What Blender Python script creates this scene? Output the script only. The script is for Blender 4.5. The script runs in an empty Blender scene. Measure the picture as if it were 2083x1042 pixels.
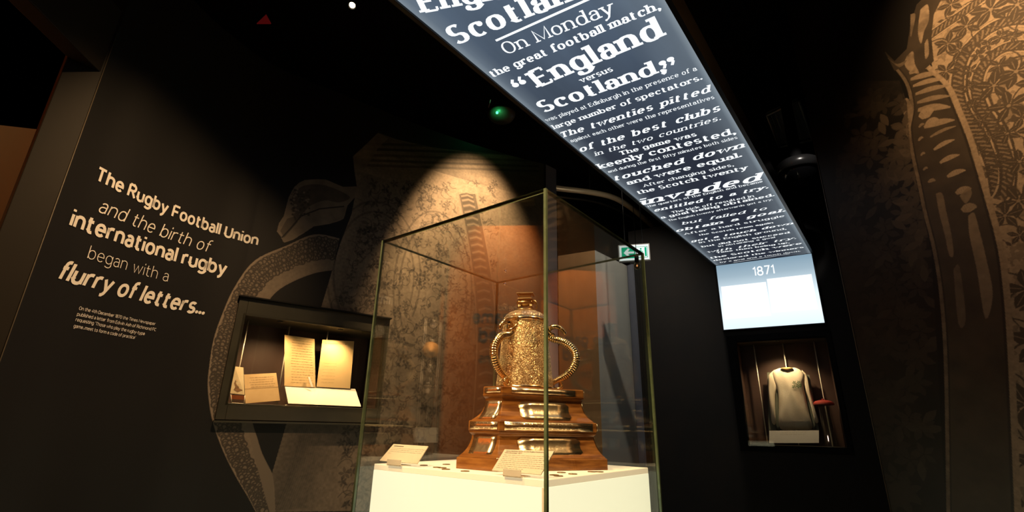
import bpy, bmesh, math, random
import numpy as np
from mathutils import Vector, Matrix
random.seed(5)
RNG = np.random.default_rng(7)
R = math.radians
SC = bpy.context.scene
COL = SC.collection

# ------------------------------------------------------------------ camera
F, CX, CY = 1000.0, 1041.5, 521.0          # pixels of the 2083 x 1042 frame
PITCH, ROLL, EYE = R(19.2), R(-1.2), 1.2
def _basis():
    f = np.array([0, math.cos(PITCH), math.sin(PITCH)]); u = np.array([0, -math.sin(PITCH), math.cos(PITCH)])
    r = np.array([1., 0, 0]); c, s = math.cos(ROLL), math.sin(ROLL)
    return r*c-u*s, u*c+r*s, f
RX, UP, FW = _basis()
cam_data = bpy.data.cameras.new('camera'); cam = bpy.data.objects.new('camera', cam_data); COL.objects.link(cam)
cam_data.sensor_width = 36; cam_data.lens = F/2083*36; cam_data.clip_start = 0.02
cam.matrix_world = Matrix(((RX[0], UP[0], -FW[0], 0), (RX[1], UP[1], -FW[1], 0), (RX[2], UP[2], -FW[2], EYE), (0, 0, 0, 1)))
SC.camera = cam
# ------------------------------------------------------------------ world and exposure
w = bpy.data.worlds.new('world'); SC.world = w; w.use_nodes = True
w.node_tree.nodes['Background'].inputs[0].default_value = (.8, .85, 1, 1)
w.node_tree.nodes['Background'].inputs[1].default_value = 0.004
vs = SC.view_settings; vs.view_transform = 'Standard'; vs.look = 'None'; vs.exposure = 0; vs.gamma = 1; vs.use_curve_mapping = False
SC.cycles.max_bounces = 8; SC.cycles.transparent_max_bounces = 24; SC.cycles.caustics_reflective = False
SC.cycles.caustics_refractive = False; SC.cycles.sample_clamp_indirect = 4
# ------------------------------------------------------------------ lights (gallery spotlights, some added; their fixtures are built further down)
WARM = (1, .63, .30)
LAMPS = []
def spot(name, loc, target, power, angle, blend=.5, col=WARM, radius=.03):
    l = bpy.data.lights.new(name, 'SPOT'); l.energy = power; l.spot_size = R(angle); l.spot_blend = blend
    l.color = col; l.shadow_soft_size = radius
    o = bpy.data.objects.new(name, l); COL.objects.link(o); o.location = loc
    d = Vector(target)-Vector(loc); o.rotation_euler = d.to_track_quat('-Z', 'Y').to_euler()
    LAMPS.append((Vector(loc), d.normalized()))
    return o
spot('spotlight_beam_text', (-.35, 1.35, 4.1), (-1.8, 2.3, 1.25), 400, 44, .9)
spot('spotlight_beam_jug', (.10, 2.90, 4.35), (-.36, 3.62, 1.85), 1150, 38, .65)
spot('spotlight_beam_trophy', (-1.5, 1.3, 4.0), (.06, 1.98, 1.25), 520, 27, .4)
spot('spotlight_beam_trophy_side', (1.35, 1.0, 3.9), (.08, 1.98, 1.3), 300, 24, .4)
spot('added_beam_trophy_front', (-1.55, -.2, 3.6), (.05, 1.9, 1.3), 560, 20, .4)  # added from behind the camera to brighten the cup
spot('spotlight_beam_right_wall', (1.5, .6, 4.4), (2.55, 1.6, 3.35), 470, 52, 1.0)
spot('spotlight_beam_reflected_wall', (-2.6, .9, 4.3), (-3.45, .95, 1.6), 1500, 40, .9, (1, .62, .3))
spot('spotlight_beam_far_left', (-3.4, 1.6, 3.9), (-3.7, 2.7, 1.8), 16, 90, .9, (1, .6, .25))
spot('added_beam_columns', (1.3, 4.1, 4.3), (1.0, 5.6, 2.0), 120, 80, .8, (1, .86, .7))  # added so the column beyond the showcase gets light

# ------------------------------------------------------------------ projection helpers (measuring only)
O = np.array([0, 0, EYE])
def ray(px, py): return (px-CX)*RX-(py-CY)*UP+F*FW
def atz(px, py, z):
    d = ray(px, py); return O+(z-EYE)/d[2]*d
def atv(px, py, A, B):
    d = ray(px, py); A = np.array(A[:2], float); B = np.array(B[:2], float); n = np.array([-(B-A)[1], (B-A)[0]])
    return O+(n@A)/(n@d[:2])*d
def atd(px, py, dist):
    d = ray(px, py); return O+d*dist/math.hypot(d[0], d[1])

# ------------------------------------------------------------------ materials
MATS = {}
def mat(name, col=(.5, .5, .5), rough=.5, metal=0, emit=None, es=1, noise=None, bump=None, spec=.5, alpha=None):
    if name in MATS: return MATS[name]
    m = bpy.data.materials.new(name); m.use_nodes = True; nt = m.node_tree; b = nt.nodes['Principled BSDF']
    b.inputs['Base Color'].default_value = (*col, 1); b.inputs['Roughness'].default_value = rough; b.inputs['Metallic'].default_value = metal
    b.inputs['Specular IOR Level'].default_value = spec
    if emit: b.inputs['Emission Color'].default_value = (*emit, 1); b.inputs['Emission Strength'].default_value = es
    tc = nt.nodes.new('ShaderNodeTexCoord')
    if noise:                                  # (scale, second colour[, stretch])
        n = nt.nodes.new('ShaderNodeTexNoise'); n.inputs['Scale'].default_value = noise[0]; n.inputs['Detail'].default_value = 5
        mp = nt.nodes.new('ShaderNodeMapping'); mp.inputs['Scale'].default_value = noise[2] if len(noise) > 2 else (1, 1, 1)
        nt.links.new(tc.outputs['Object'], mp.inputs[0]); nt.links.new(mp.outputs[0], n.inputs['Vector'])
        cr = nt.nodes.new('ShaderNodeValToRGB'); cr.color_ramp.elements[0].position = .35; cr.color_ramp.elements[1].position = .65
        cr.color_ramp.elements[0].color = (*col, 1); cr.color_ramp.elements[1].color = (*noise[1], 1)
        nt.links.new(n.outputs['Fac'], cr.inputs[0]); nt.links.new(cr.outputs[0], b.inputs['Base Color'])
    if bump:                                   # (scale, strength, distance)
        n = nt.nodes.new('ShaderNodeTexNoise'); n.inputs['Scale'].default_value = bump[0]; n.inputs['Detail'].default_value = 4
        bp = nt.nodes.new('ShaderNodeBump'); bp.inputs['Strength'].default_value = bump[1]; bp.inputs['Distance'].default_value = bump[2]
        nt.links.new(tc.outputs['Object'], n.inputs['Vector']); nt.links.new(n.outputs['Fac'], bp.inputs['Height']); nt.links.new(bp.outputs[0], b.inputs['Normal'])
    MATS[name] = m; return m
def emis(name, col, strength=1):
    if name in MATS: return MATS[name]
    m = bpy.data.materials.new(name); m.use_nodes = True; nt = m.node_tree; nt.nodes.clear()
    e = nt.nodes.new('ShaderNodeEmission'); e.inputs[0].default_value = (*col, 1); e.inputs[1].default_value = strength
    o = nt.nodes.new('ShaderNodeOutputMaterial'); nt.links.new(e.outputs[0], o.inputs[0]); MATS[name] = m; return m
def glass(name, tint=(1, 1, 1), ior=1.5, gain=1.0):
    if name in MATS: return MATS[name]
    m = bpy.data.materials.new(name); m.use_nodes = True; nt = m.node_tree; nt.nodes.clear()
    t = nt.nodes.new('ShaderNodeBsdfTransparent'); t.inputs[0].default_value = (*tint, 1)
    g = nt.nodes.new('ShaderNodeBsdfGlossy'); g.inputs['Roughness'].default_value = .0; g.inputs['Color'].default_value = (gain, gain, gain, 1)
    geo = nt.nodes.new('ShaderNodeNewGeometry')          # same Fresnel from both sides of the sheet
    dot = nt.nodes.new('ShaderNodeVectorMath'); dot.operation = 'DOT_PRODUCT'
    nt.links.new(geo.outputs['Incoming'], dot.inputs[0]); nt.links.new(geo.outputs['Normal'], dot.inputs[1])
    ab = nt.nodes.new('ShaderNodeMath'); ab.operation = 'ABSOLUTE'; nt.links.new(dot.outputs['Value'], ab.inputs[0])
    om = nt.nodes.new('ShaderNodeMath'); om.operation = 'SUBTRACT'; om.inputs[0].default_value = 1; nt.links.new(ab.outputs[0], om.inputs[1])
    pw = nt.nodes.new('ShaderNodeMath'); pw.operation = 'POWER'; pw.inputs[1].default_value = 5; nt.links.new(om.outputs[0], pw.inputs[0])
    r0 = ((ior-1)/(ior+1))**2
    ma = nt.nodes.new('ShaderNodeMath'); ma.operation = 'MULTIPLY_ADD'; ma.inputs[1].default_value = 1-r0; ma.inputs[2].default_value = r0
    nt.links.new(pw.outputs[0], ma.inputs[0])
    mx = nt.nodes.new('ShaderNodeMixShader'); nt.links.new(ma.outputs[0], mx.inputs[0]); nt.links.new(t.outputs[0], mx.inputs[1]); nt.links.new(g.outputs[0], mx.inputs[2])
    o = nt.nodes.new('ShaderNodeOutputMaterial'); nt.links.new(mx.outputs[0], o.inputs[0]); MATS[name] = m; return m
def image_mat(name, arr, rough=.55):
    """print of an artwork drawn below as an array of colours (linear), laid on by UV"""
    h, wd, _ = arr.shape
    im = bpy.data.images.new(name, wd, h, float_buffer=True); im.colorspace_settings.name = 'Non-Color'
    px = np.ones((h, wd, 4), np.float32); px[..., :3] = arr; im.pixels.foreach_set(px.ravel()); im.update()
    m = bpy.data.materials.new(name); m.use_nodes = True; nt = m.node_tree; b = nt.nodes['Principled BSDF']
    t = nt.nodes.new('ShaderNodeTexImage'); t.image = im; t.extension = 'EXTEND'
    b.inputs['Roughness'].default_value = rough; b.inputs['Specular IOR Level'].default_value = .25
    nt.links.new(t.outputs[0], b.inputs['Base Color']); return m

M_BLACK = mat('matt_black_paint', (.006, .006, .0065), .7, spec=.15)
M_WALL = mat('black_wall_paint', (.013, .013, .014), .6, noise=(3, (.018, .016, .015)), spec=.25)
M_BROWN = mat('brown_wall_paint', (.012, .008, .004), .6, noise=(4, (.015, .010, .005)), spec=.3)
M_BEIGE = mat('beige_wall_paint', (.34, .26, .17), .7, noise=(2, (.38, .29, .19)))
M_ORANGE = mat('orange_printed_wall', (.50, .15, .018), .7, spec=.1, noise=(2, (.40, .11, .014)))
M_ORTEXT = mat('dark_print', (.05, .02, .01), .6)
M_ORTEXT2 = mat('indigo_print', (.02, .008, .05), .6)
M_CREAM = mat('cream_vinyl', (.85, .80, .74), .5)
M_FRAME = mat('olive_black_case_paint', (.035, .033, .024), .35, noise=(8, (.045, .042, .03)))
M_BACKP = mat('brown_case_lining', (.075, .038, .028), .6, noise=(6, (.06, .03, .022)))
M_GREY = mat('grey_wall_paint', (.50, .50, .47), .7, noise=(3, (.44, .44, .42)))
M_BLUEG = mat('blue_grey_wall_paint', (.24, .26, .34), .6, noise=(3, (.20, .22, .30)))
M_TAN = mat('tan_wall_paint', (.55, .30, .13), .7, noise=(2, (.40, .21, .09)))
M_GLASS = glass('clear_glass', (.985, .995, .985), 1.56)
M_CASEGL = glass('case_glass', (.99, .99, .98), 1.45)
M_EDGE = mat('green_glass_edge', (.14, .20, .12), .3, noise=(25, (.09, .14, .08)))
M_ACRYL = glass('clear_acrylic', (.97, .97, .95), 1.5)
M_STEEL = mat('brushed_steel', (.85, .78, .66), .4, .35, bump=(150, .6, .002))
M_CHROME = mat('chrome', (.8, .78, .75), .12, 1)
M_PAPER = mat('aged_paper', (.72, .50, .26), .8, noise=(9, (.60, .40, .19)))
M_PAPER2 = mat('yellowed_paper', (.78, .56, .29), .8, noise=(5, (.68, .47, .22)))
M_INK = mat('brown_ink', (.22, .14, .07), .8)
M_WHITE = mat('white_card', (.86, .83, .76), .5, noise=(4, (.82, .79, .72)))
M_PRINT = mat('black_print', (.10, .09, .08), .6)
M_DARKMET = mat('dark_metal', (.03, .03, .03), .4, .6)

# ------------------------------------------------------------------ mesh builder
class MB:
    def __init__(s): s.v = []; s.f = []; s.mi = []; s.smooth = []; s.uv = None
    def add(s, vs_, fs, mi=0, smooth=False):
        b = len(s.v); s.v += [tuple(map(float, v)) for v in vs_]
        for f in fs: s.f.append([b+i for i in f]); s.mi.append(mi); s.smooth.append(smooth)
        return s
    def quad(s, a, b, c, d, mi=0): return s.add([a, b, c, d], [[0, 1, 2, 3]], mi)
    def box6(s, p, mi=0):      # p: 4 bottom corners + 4 top corners
        return s.add(p, [[3, 2, 1, 0], [4, 5, 6, 7], [0, 1, 5, 4], [1, 2, 6, 5], [2, 3, 7, 6], [3, 0, 4, 7]], mi)
    def fbox(s, fr, a0, a1, n0, n1, z0, z1, mi=0):
        P = lambda a, n, z: fr(a, n, z)
        return s.box6([P(a0, n0, z0), P(a1, n0, z0), P(a1, n1, z0), P(a0, n1, z0), P(a0, n0, z1), P(a1, n0, z1), P(a1, n1, z1), P(a0, n1, z1)], mi)
    def slab(s, quad, thick, mi=0):  # quad of 4 points (front face), extruded backwards along its normal
        q = [np.array(p, float) for p in quad]; n = np.cross(q[1]-q[0], q[3]-q[0]); n /= np.linalg.norm(n)
        if n@(q[0]-O) > 0: n = -n
        b = [p-n*thick for p in q]; return s.box6(b+q, mi)
    def tube(s, pts, rad, seg=10, mi=0, cap=True, flat=None):
        pts = [np.array(p, float) for p in pts]; n = len(pts)
        rad = [rad]*n if np.isscalar(rad) else rad
        T = [pts[min(i+1, n-1)]-pts[max(i-1, 0)] for i in range(n)]; T = [t/(np.linalg.norm(t)+1e-9) for t in T]
        ref = np.array([0, 0, 1.]) if abs(T[0][2]) < .9 else np.array([1., 0, 0])
        U = np.cross(T[0], ref); U /= np.linalg.norm(U); vs_ = []; fs = []
        for i in range(n):
            U = U-T[i]*(U@T[i]); U /= np.linalg.norm(U)+1e-9; V = np.cross(T[i], U)
            fx, fy = flat[i] if flat else (1, 1)
            for k in range(seg):
                a = 2*math.pi*k/seg; vs_.append(pts[i]+rad[i]*(fx*math.cos(a)*U+fy*math.sin(a)*V))
        for i in range(n-1):
            for k in range(seg):
                k2 = (k+1) % seg; fs.append([i*seg+k, i*seg+k2, (i+1)*seg+k2, (i+1)*seg+k])
        if cap: fs.append(list(range(seg))[::-1]); fs.append([(n-1)*seg+k for k in range(seg)])
        return s.add(vs_, fs, mi, True)
    def lathe(s, c, prof, seg=32, mi=0, axis=None, smooth=True, cap=True):
        c = np.array(c, float); z = np.array(axis, float) if axis is not None else np.array([0, 0, 1.]); z /= np.linalg.norm(z)
        ref = np.array([1., 0, 0]) if abs(z[0]) < .9 else np.array([0, 1., 0]); x = np.cross(ref, z); x /= np.linalg.norm(x); y = np.cross(z, x)
        vs_ = []; fs = []; n = len(prof)
        for r, h in prof:
            for k in range(seg):
                a = 2*math.pi*k/seg; vs_.append(c+r*(math.cos(a)*x+math.sin(a)*y)+h*z)
        for i in range(n-1):
            for k in range(seg):
                k2 = (k+1) % seg; fs.append([i*seg+k, i*seg+k2, (i+1)*seg+k2, (i+1)*seg+k])
        if cap: fs.append(list(range(seg))[::-1]); fs.append([(n-1)*seg+k for k in range(seg)])
        return s.add(vs_, fs, mi, smooth)
    def build(s, name, mats, parent=None, base=None, bevel=0, grp=None):
        mats = mats if isinstance(mats, (list, tuple)) else [mats]
        V = np.array(s.v)
        if parent is not None: org = world_loc(parent)
        elif base is not None: org = np.array(base, float)
        else: org = np.array([(V[:, 0].min()+V[:, 0].max())/2, (V[:, 1].min()+V[:, 1].max())/2, V[:, 2].min()])
        me = bpy.data.meshes.new(name); me.from_pydata([tuple(v) for v in V-org], [], s.f)
        for m in mats: me.materials.append(m)
        me.polygons.foreach_set('material_index', s.mi); me.polygons.foreach_set('use_smooth', s.smooth)
        if s.uv is not None:
            l = me.uv_layers.new(name='uv'); idx = np.empty(len(me.loops), np.int32); me.loops.foreach_get('vertex_index', idx)
            l.data.foreach_set('uv', np.array(s.uv, np.float32)[idx].ravel())
        me.update()
        o = bpy.data.objects.new(name, me); COL.objects.link(o)
        if parent is not None: o.parent = parent
        else: o.location = org
        if bevel:
            b = o.modifiers.new('bevel', 'BEVEL'); b.width = bevel; b.segments = 2; b.limit_method = 'ANGLE'
        return o
def world_loc(o):
    l = np.zeros(3)
    while o is not None: l += np.array(o.location); o = o.parent
    return l
def tag(o, label, cat, group=None):
    o['label'] = label; o['category'] = cat
    if group: o['group'] = group
    return o
def struct(o): o['kind'] = 'structure'; return o
def empty(name, loc, label, cat, group=None):
    e = bpy.data.objects.new(name, None); COL.objects.link(e); e.location = loc; e.empty_display_size = .1
    return tag(e, label, cat, group)
def frame(A, B, back=True):
    """local frame on a vertical plane: a along A->B, n away from the viewer, z up (world)"""
    A = np.array(A[:2], float); B = np.array(B[:2], float); t = (B-A)/np.linalg.norm(B-A); n = np.array([-t[1], t[0]])
    if n@A < 0: n = -n
    f = lambda a, nn, z: np.array([*(A+t*a+n*nn), z])
    f.A, f.t, f.n, f.L = A, t, n, float(np.linalg.norm(B-A))
    def loc(p): d = np.array(p[:2])-A; return float(d@t), float(p[2])
    f.loc = loc
    def px(x, y, off=0.0): return atv(x, y, A+n*off, B+n*off)
    f.px = px
    return f

# ------------------------------------------------------------------ stroke lettering
X, CAP, ASC, DSC = .5, .7, .745, -.21
def A_(cx, cy, rx, ry, a0, a1, p=.92):
    n = max(4, int(abs(a1-a0)/22)); out = []
    for i in range(n+1):
        a = R(a0+(a1-a0)*i/n); c, s = math.cos(a), math.sin(a)
        out.append((cx+rx*math.copysign(abs(c)**p, c), cy+ry*math.copysign(abs(s)**p, s)))
    return out
G = {}
def g(ch, adv, *st): G[ch] = (adv, [list(x) for x in st])
g('a', .34, A_(.17, .34, .155, .16, 150, 0)+[(.325, .12), (.34, 0)], [(.325, .29), (.2, .29)]+A_(.165, .145, .165, .145, 90, 270)+[(.24, .01), (.325, .09)])
g('b', .40, [(0, ASC), (0, 0)], A_(.2, .25, .2, .25, 180, 540))
g('c', .34, A_(.2, .25, .2, .25, 48, 312))
g('d', .40, [(.4, ASC), (.4, 0)], A_(.2, .25, .2, .25, 0, 360))
g('e', .38, [(.0, .26), (.385, .26)]+A_(.195, .25, .19, .25, 8, 318))
g('f', .24, A_(.25, .6, .15, .145, 75, 180)+[(.1, 0)], [(0, X-.02), (.25, X-.02)])
g('g', .40, A_(.2, .26, .2, .24, 0, 360), [(.4, X), (.4, -.05)]+A_(.2, -.05, .2, .16, 0, -145))
g('h', .38, [(0, ASC), (0, 0)], A_(.19, .3, .19, .2, 180, 0)+[(.38, 0)])
g('i', .0, [(0, X), (0, 0)], [(0, .63), (0, .73)])
g('j', .02, [(0, X), (0, -.08), (-.04, -.18), (-.12, -.2)], [(0, .63), (0, .73)])
g('k', .36, [(0, ASC), (0, 0)], [(.34, X), (.02, .2)], [(.12, .3), (.36, 0)])
g('l', .0, [(0, ASC), (0, 0)])
g('m', .62, [(0, X), (0, 0)], A_(.155, .34, .155, .16, 180, 0)+[(.31, 0)], A_(.465, .34, .155, .16, 180, 0)+[(.62, 0)])
g('n', .38, [(0, X), (0, 0)], A_(.19, .3, .19, .2, 180, 0)+[(.38, 0)])
g('o', .40, A_(.2, .25, .2, .25, 0, 360))
g('p', .40, [(0, X), (0, DSC)], A_(.2, .25, .2, .25, 180, 540))
g('q', .40, [(.4, X), (.4, DSC)], A_(.2, .25, .2, .25, 0, 360))
g('r', .24, [(0, X), (0, 0)], A_(.19, .3, .19, .2, 180, 70))
g('s', .32, A_(.165, .37, .15, .13, 35, 262)+A_(.16, .125, .16, .125, 80, -150))
g('t', .26, [(.08, .66), (.08, .12)]+A_(.2, .12, .12, .12, 180, 300), [(-.02, X-.02), (.25, X-.02)])
g('u', .38, [(0, X), (0, .2)]+A_(.19, .2, .19, .2, 180, 360), [(.38, X), (.38, 0)])
g('v', .40, [(0, X), (.2, 0), (.4, X)])
g('w', .62, [(0, X), (.155, 0), (.31, .46), (.465, 0), (.62, X)])
g('x', .38, [(0, X), (.38, 0)], [(.38, X), (0, 0)])
g('y', .40, [(0, X), (.2, .02)], [(.4, X), (.16, -.12), (.08, -.2), (0, -.21)])
g('z', .34, [(0, X), (.34, X), (0, 0), (.34, 0)])
g('A', .52, [(0, 0), (.26, CAP), (.52, 0)], [(.1, .23), (.42, .23)])
g('B', .42, [(0, 0), (0, CAP)], [(0, CAP), (.2, CAP)]+A_(.2, .53, .17, .17, 90, -90)+[(0, .36), (.2, .36)]+A_(.22, .18, .2, .18, 90, -90)+[(0, 0)])
g('C', .44, A_(.26, .35, .26, .35, 50, 310))
g('D', .48, [(0, 0), (0, CAP)], [(0, CAP), (.2, CAP)]+A_(.2, .35, .28, .35, 90, -90)+[(0, 0)])
g('E', .40, [(0, CAP), (0, 0)], [(.4, CAP), (0, CAP)], [(.34, .37), (0, .37)], [(.42, 0), (0, 0)])
g('F', .38, [(0, CAP), (0, 0)], [(.4, CAP), (0, CAP)], [(.34, .35), (0, .35)])
g('K', .44, [(0, CAP), (0, 0)], [(.42, CAP), (.02, .3)], [(.13, .4), (.44, 0)])
g('L', .38, [(0, CAP), (0, 0)], [(.38, 0), (0, 0)])
g('M', .62, [(0, 0), (0, CAP), (.31, .05), (.62, CAP), (.62, 0)])
g('N', .50, [(0, 0), (0, CAP), (.5, 0), (.5, CAP)])
g('O', .54, A_(.27, .35, .27, .35, 0, 360))
g('R', .44, [(0, 0), (0, CAP)], [(0, CAP), (.22, CAP)]+A_(.22, .525, .18, .175, 90, -90)+[(0, .35)], [(.2, .35), (.44, 0)])
g('S', .40, A_(.2, .52, .185, .18, 40, 262)+A_(.2, .175, .2, .175, 82, -150))
g('T', .48, [(.24, CAP), (.24, 0)], [(0, CAP), (.48, CAP)])
g('U', .46, [(0, CAP), (0, .22)]+A_(.23, .22, .23, .22, 180, 360)+[(.46, CAP)])
g('V', .5, [(0, CAP), (.25, 0), (.5, CAP)])
g('G', .5, A_(.26, .35, .26, .35, 50, 330)+[(.5, .32), (.3, .32)])
g('J', .3, [(.28, CAP), (.28, .16)]+A_(.12, .16, .16, .16, 0, -160))
g('0', .42, A_(.21, .35, .21, .35, 0, 360)); g('1', .18, [(0, .56), (.16, CAP), (.16, 0)])
g('4', .42, [(.32, 0), (.32, CAP), (0, .2), (.44, .2)]); g('7', .38, [(0, CAP), (.38, CAP), (.12, 0)])
g('8', .40, A_(.2, .53, .17, .17, 0, 360), A_(.2, .18, .2, .18, 0, 360))
g('2', .40, A_(.19, .5, .19, .2, 160, -20)+[(.02, 0), (.4, 0)])
g('.', .0, [(0, -.005), (0, .095)]); g(',', .04, [(.0, .06), (.06, .0), (.03, -.10), (-.03, -.15)])
g("'", .0, [(0, ASC), (0, .58)]); g('-', .2, [(0, .25), (.2, .25)])
g('“', .2, [(.04, .74), (-.01, .66), (.01, .58)], [(.19, .74), (.14, .66), (.16, .58)])
g('”', .2, [(0, .74), (.02, .66), (-.03, .57)], [(.15, .74), (.17, .66), (.12, .57)])
def lettering(text, W=.09, w=None, slab=False, shear=0, track=.11, space=.26):
    """returns (quads as list of 4 xy points, total width) for one line of text in units of the em"""
    w = W if w is None else w; x = W/2; quads = []
    def ribbon(pts, circ=False):
        P = [np.array(p) for p in pts]; n = len(P); E = []
        closed = np.linalg.norm(P[0]-P[-1]) < 1e-6 and n > 5
        for i in range(n):
            a = P[i-1] if i else (P[-2] if closed else None); b = P[i+1] if i < n-1 else (P[1] if closed else None)
            t1 = (P[i]-a)/(np.linalg.norm(P[i]-a)+1e-9) if a is not None else None
            t2 = (b-P[i])/(np.linalg.norm(b-P[i])+1e-9) if b is not None else None
            t1 = t2 if t1 is None else t1; t2 = t1 if t2 is None else t2
            t = t1+t2; L = np.linalg.norm(t); t = t/L if L > .3 else t1
            th = math.hypot(W*t[1], w*t[0]); k = min(1.6, 1/max(.4, abs(t@t1)))
            nn = np.array([-t[1], t[0]])*th/2*k; E.append((P[i]+nn, P[i]-nn))
        for i in range(n-1): quads.append([E[i][0], E[i+1][0], E[i+1][1], E[i][1]])
    for ch in text:
        if ch == ' ': x += space+track; continue
        adv, strokes = G[ch]; q0 = len(quads)
        for st in strokes:
            ribbon(st)
            if slab and ch.isalpha():
                for e, o in ((st[0], st[1]), (st[-1], st[-2])):
                    d = np.array(e)-np.array(o); d /= np.linalg.norm(d)+1e-9
                    closed = abs(st[0][0]-st[-1][0])+abs(st[0][1]-st[-1][1]) < 1e-6
                    if closed: continue
                    if abs(d[1]) > .75 and abs(e[1]-0) < .02 and not (ch in 'bcequ' and e[0] < .05) or (abs(d[1]) > .75 and abs(e[1]-DSC) < .02 and ch in 'pq'):
                        h = W*.5+.075; quads.append([(e[0]-h, e[1]), (e[0]+h, e[1]), (e[0]+h, e[1]+w*1.1), (e[0]-h, e[1]+w*1.1)])
                    elif abs(d[1]) > .6 and min(abs(e[1]-t_) for t_ in (X, CAP, ASC)) < .02:
                        h = W*.5+.075; r_ = h if (ch in 'vwxyAMNUVKk' or ch.isupper()) else W*.5
                        quads.append([(e[0]-h, e[1]-w*1.1), (e[0]+r_, e[1]-w*1.1), (e[0]+r_, e[1]), (e[0]-h, e[1])])
                    elif abs(d[0]) > .9 and ch in 'EFTL' and e[1] in (CAP, 0):
                        s_ = -.13 if e[1] == CAP else .13
                        quads.append([(e[0]-w/2, e[1]), (e[0]+w/2, e[1]), (e[0]+w/2, e[1]+s_), (e[0]-w/2, e[1]+s_)])
                if ch in 'acrfgyj':        # ball terminals
                    e = strokes[0][-1] if ch == 'r' and False else (strokes[1][-1] if ch in 'rgy' else strokes[0][0])
                    if st is strokes[0]:
                        rr = max(W*.52, .055); cc = A_(e[0], e[1]-(.02 if ch != 'g' else -.02), rr, rr, 0, 360, 1)
                        for i in range(0, len(cc)-3, 2):
                            quads.append([cc[0], cc[i+1], cc[i+2], cc[min(i+3, len(cc)-1)]])
            elif slab and ch in ',“”':
                c0 = st[0] if ch != '“' else st[-1]; cc = A_(c0[0], c0[1], .065, .065, 0, 360, 1)
                for i in range(0, len(cc)-3, 2): quads.append([cc[0], cc[i+1], cc[i+2], cc[min(i+3, len(cc)-1)]])
            elif ch == '.':
                pass
        if ch == '.':
            k = max(W*1.15, .09)/2; del quads[q0:]; cc = A_(0, k, k, k, 0, 360, .9)
            for i in range(0, len(cc)-3, 2): quads.append([cc[0], cc[i+1], cc[i+2], cc[min(i+3, len(cc)-1)]])
        for i in range(q0, len(quads)): quads[i] = [(p[0]+x, p[1]) for p in quads[i]]
        x += adv+track+W
    if shear: quads = [[(p[0]+shear*p[1], p[1]) for p in q] for q in quads]
    return quads, x-track-W/2
def lay(name, m, fn, text, L, h=None, parent=None, **st):
    """one line of lettering as one part; fn maps (x, y) in metres to 3-D"""
    q, wd = lettering(text, **st); sx = L/wd; sy = h if h else sx
    mb = MB()
    for c in q: mb.add([fn(p[0]*sx, p[1]*sy) for p in c], [[0, 1, 2, 3]])
    return mb.build(name, m, parent)
def word_lines(name, m, fn, Wd, rows, parent, hgt, jitter=.2, seed=1):
    """rows of word-long dashes for writing too small to read"""
    rg = random.Random(seed); mb = MB()
    for y, x0, x1 in rows:
        x = x0*Wd
        while x < x1*Wd-.002:
            l = min(rg.uniform(.4, 1.6)*Wd*.06, x1*Wd-x); k = max(2, int(l/(hgt*.8)))
            for i in range(k):
                a = x+l*i/k; b = x+l*(i+.72)/k; hh = hgt*rg.uniform(.5, 1); mb.add([fn(a, y), fn(b, y), fn(b, y+hh), fn(a, y+hh)], [[0, 1, 2, 3]])
            x += l+Wd*.014
    return mb.build(name, m, parent)

# ------------------------------------------------------------------ artwork canvas
class Canvas:
    def __init__(s, s0, s1, z0, z1, res):
        s.s0, s.s1, s.z0, s.z1, s.res = s0, s1, z0, z1, res; s.w = int((s1-s0)/res); s.h = int((z1-z0)/res); s.a = np.zeros((s.h, s.w), np.float32)
    def poly(s, pts, val=None, mul=None, soft=0, alpha=1, tex=None, clip=None):
        P = np.array([((p[0]-s.s0)/s.res, (p[1]-s.z0)/s.res) for p in pts]); x0, y0 = np.floor(P.min(0)).astype(int)-1; x1, y1 = np.ceil(P.max(0)).astype(int)+2
        x0 = max(x0, 0); y0 = max(y0, 0); x1 = min(x1, s.w); y1 = min(y1, s.h)
        if x1 <= x0 or y1 <= y0: return None
        cov = 0
        for ox, oy in ((.25, .25), (.75, .75)):
            yy = np.arange(y0, y1)+oy; xx = np.arange(x0, x1)+ox; ins = np.zeros((y1-y0, x1-x0), bool)
            for i in range(len(P)):
                (ax, ay), (bx, by) = P[i], P[(i+1) % len(P)]
                if ay == by: continue
                rows = np.nonzero((yy >= min(ay, by)) & (yy < max(ay, by)))[0]
                if not len(rows): continue
                xc = ax+(yy[rows]-ay)/(by-ay)*(bx-ax); ins[rows] ^= xx[None, :] < xc[:, None]
            cov = cov+ins*.5
        sl = (slice(y0, y1), slice(x0, x1)); cov = cov*alpha
        if clip is not None: cov = cov*clip[sl]
        if mul is not None: s.a[sl] = s.a[sl]*(1-cov*(1-mul))
        else:
            v = val if tex is None else val*tex[sl]; s.a[sl] = s.a[sl]*(1-cov)+v*cov
        return sl, cov
    def line(s, pts, wd, **k):
        pts = [np.array(p, float) for p in pts]; n = len(pts); wds = [wd]*n if np.isscalar(wd) else wd; L, Rr = [], []
        for i in range(n):
            t = pts[min(i+1, n-1)]-pts[max(i-1, 0)]; t /= np.linalg.norm(t)+1e-9; nn = np.array([-t[1], t[0]])*wds[i]/2; L.append(pts[i]+nn); Rr.append(pts[i]-nn)
        for i in range(n-1): s.poly([L[i], L[i+1], Rr[i+1], Rr[i]], **k)
    def mask(s, pts):
        c = Canvas(s.s0, s.s1, s.z0, s.z1, s.res); c.poly(pts, val=1); return c.a
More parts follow.
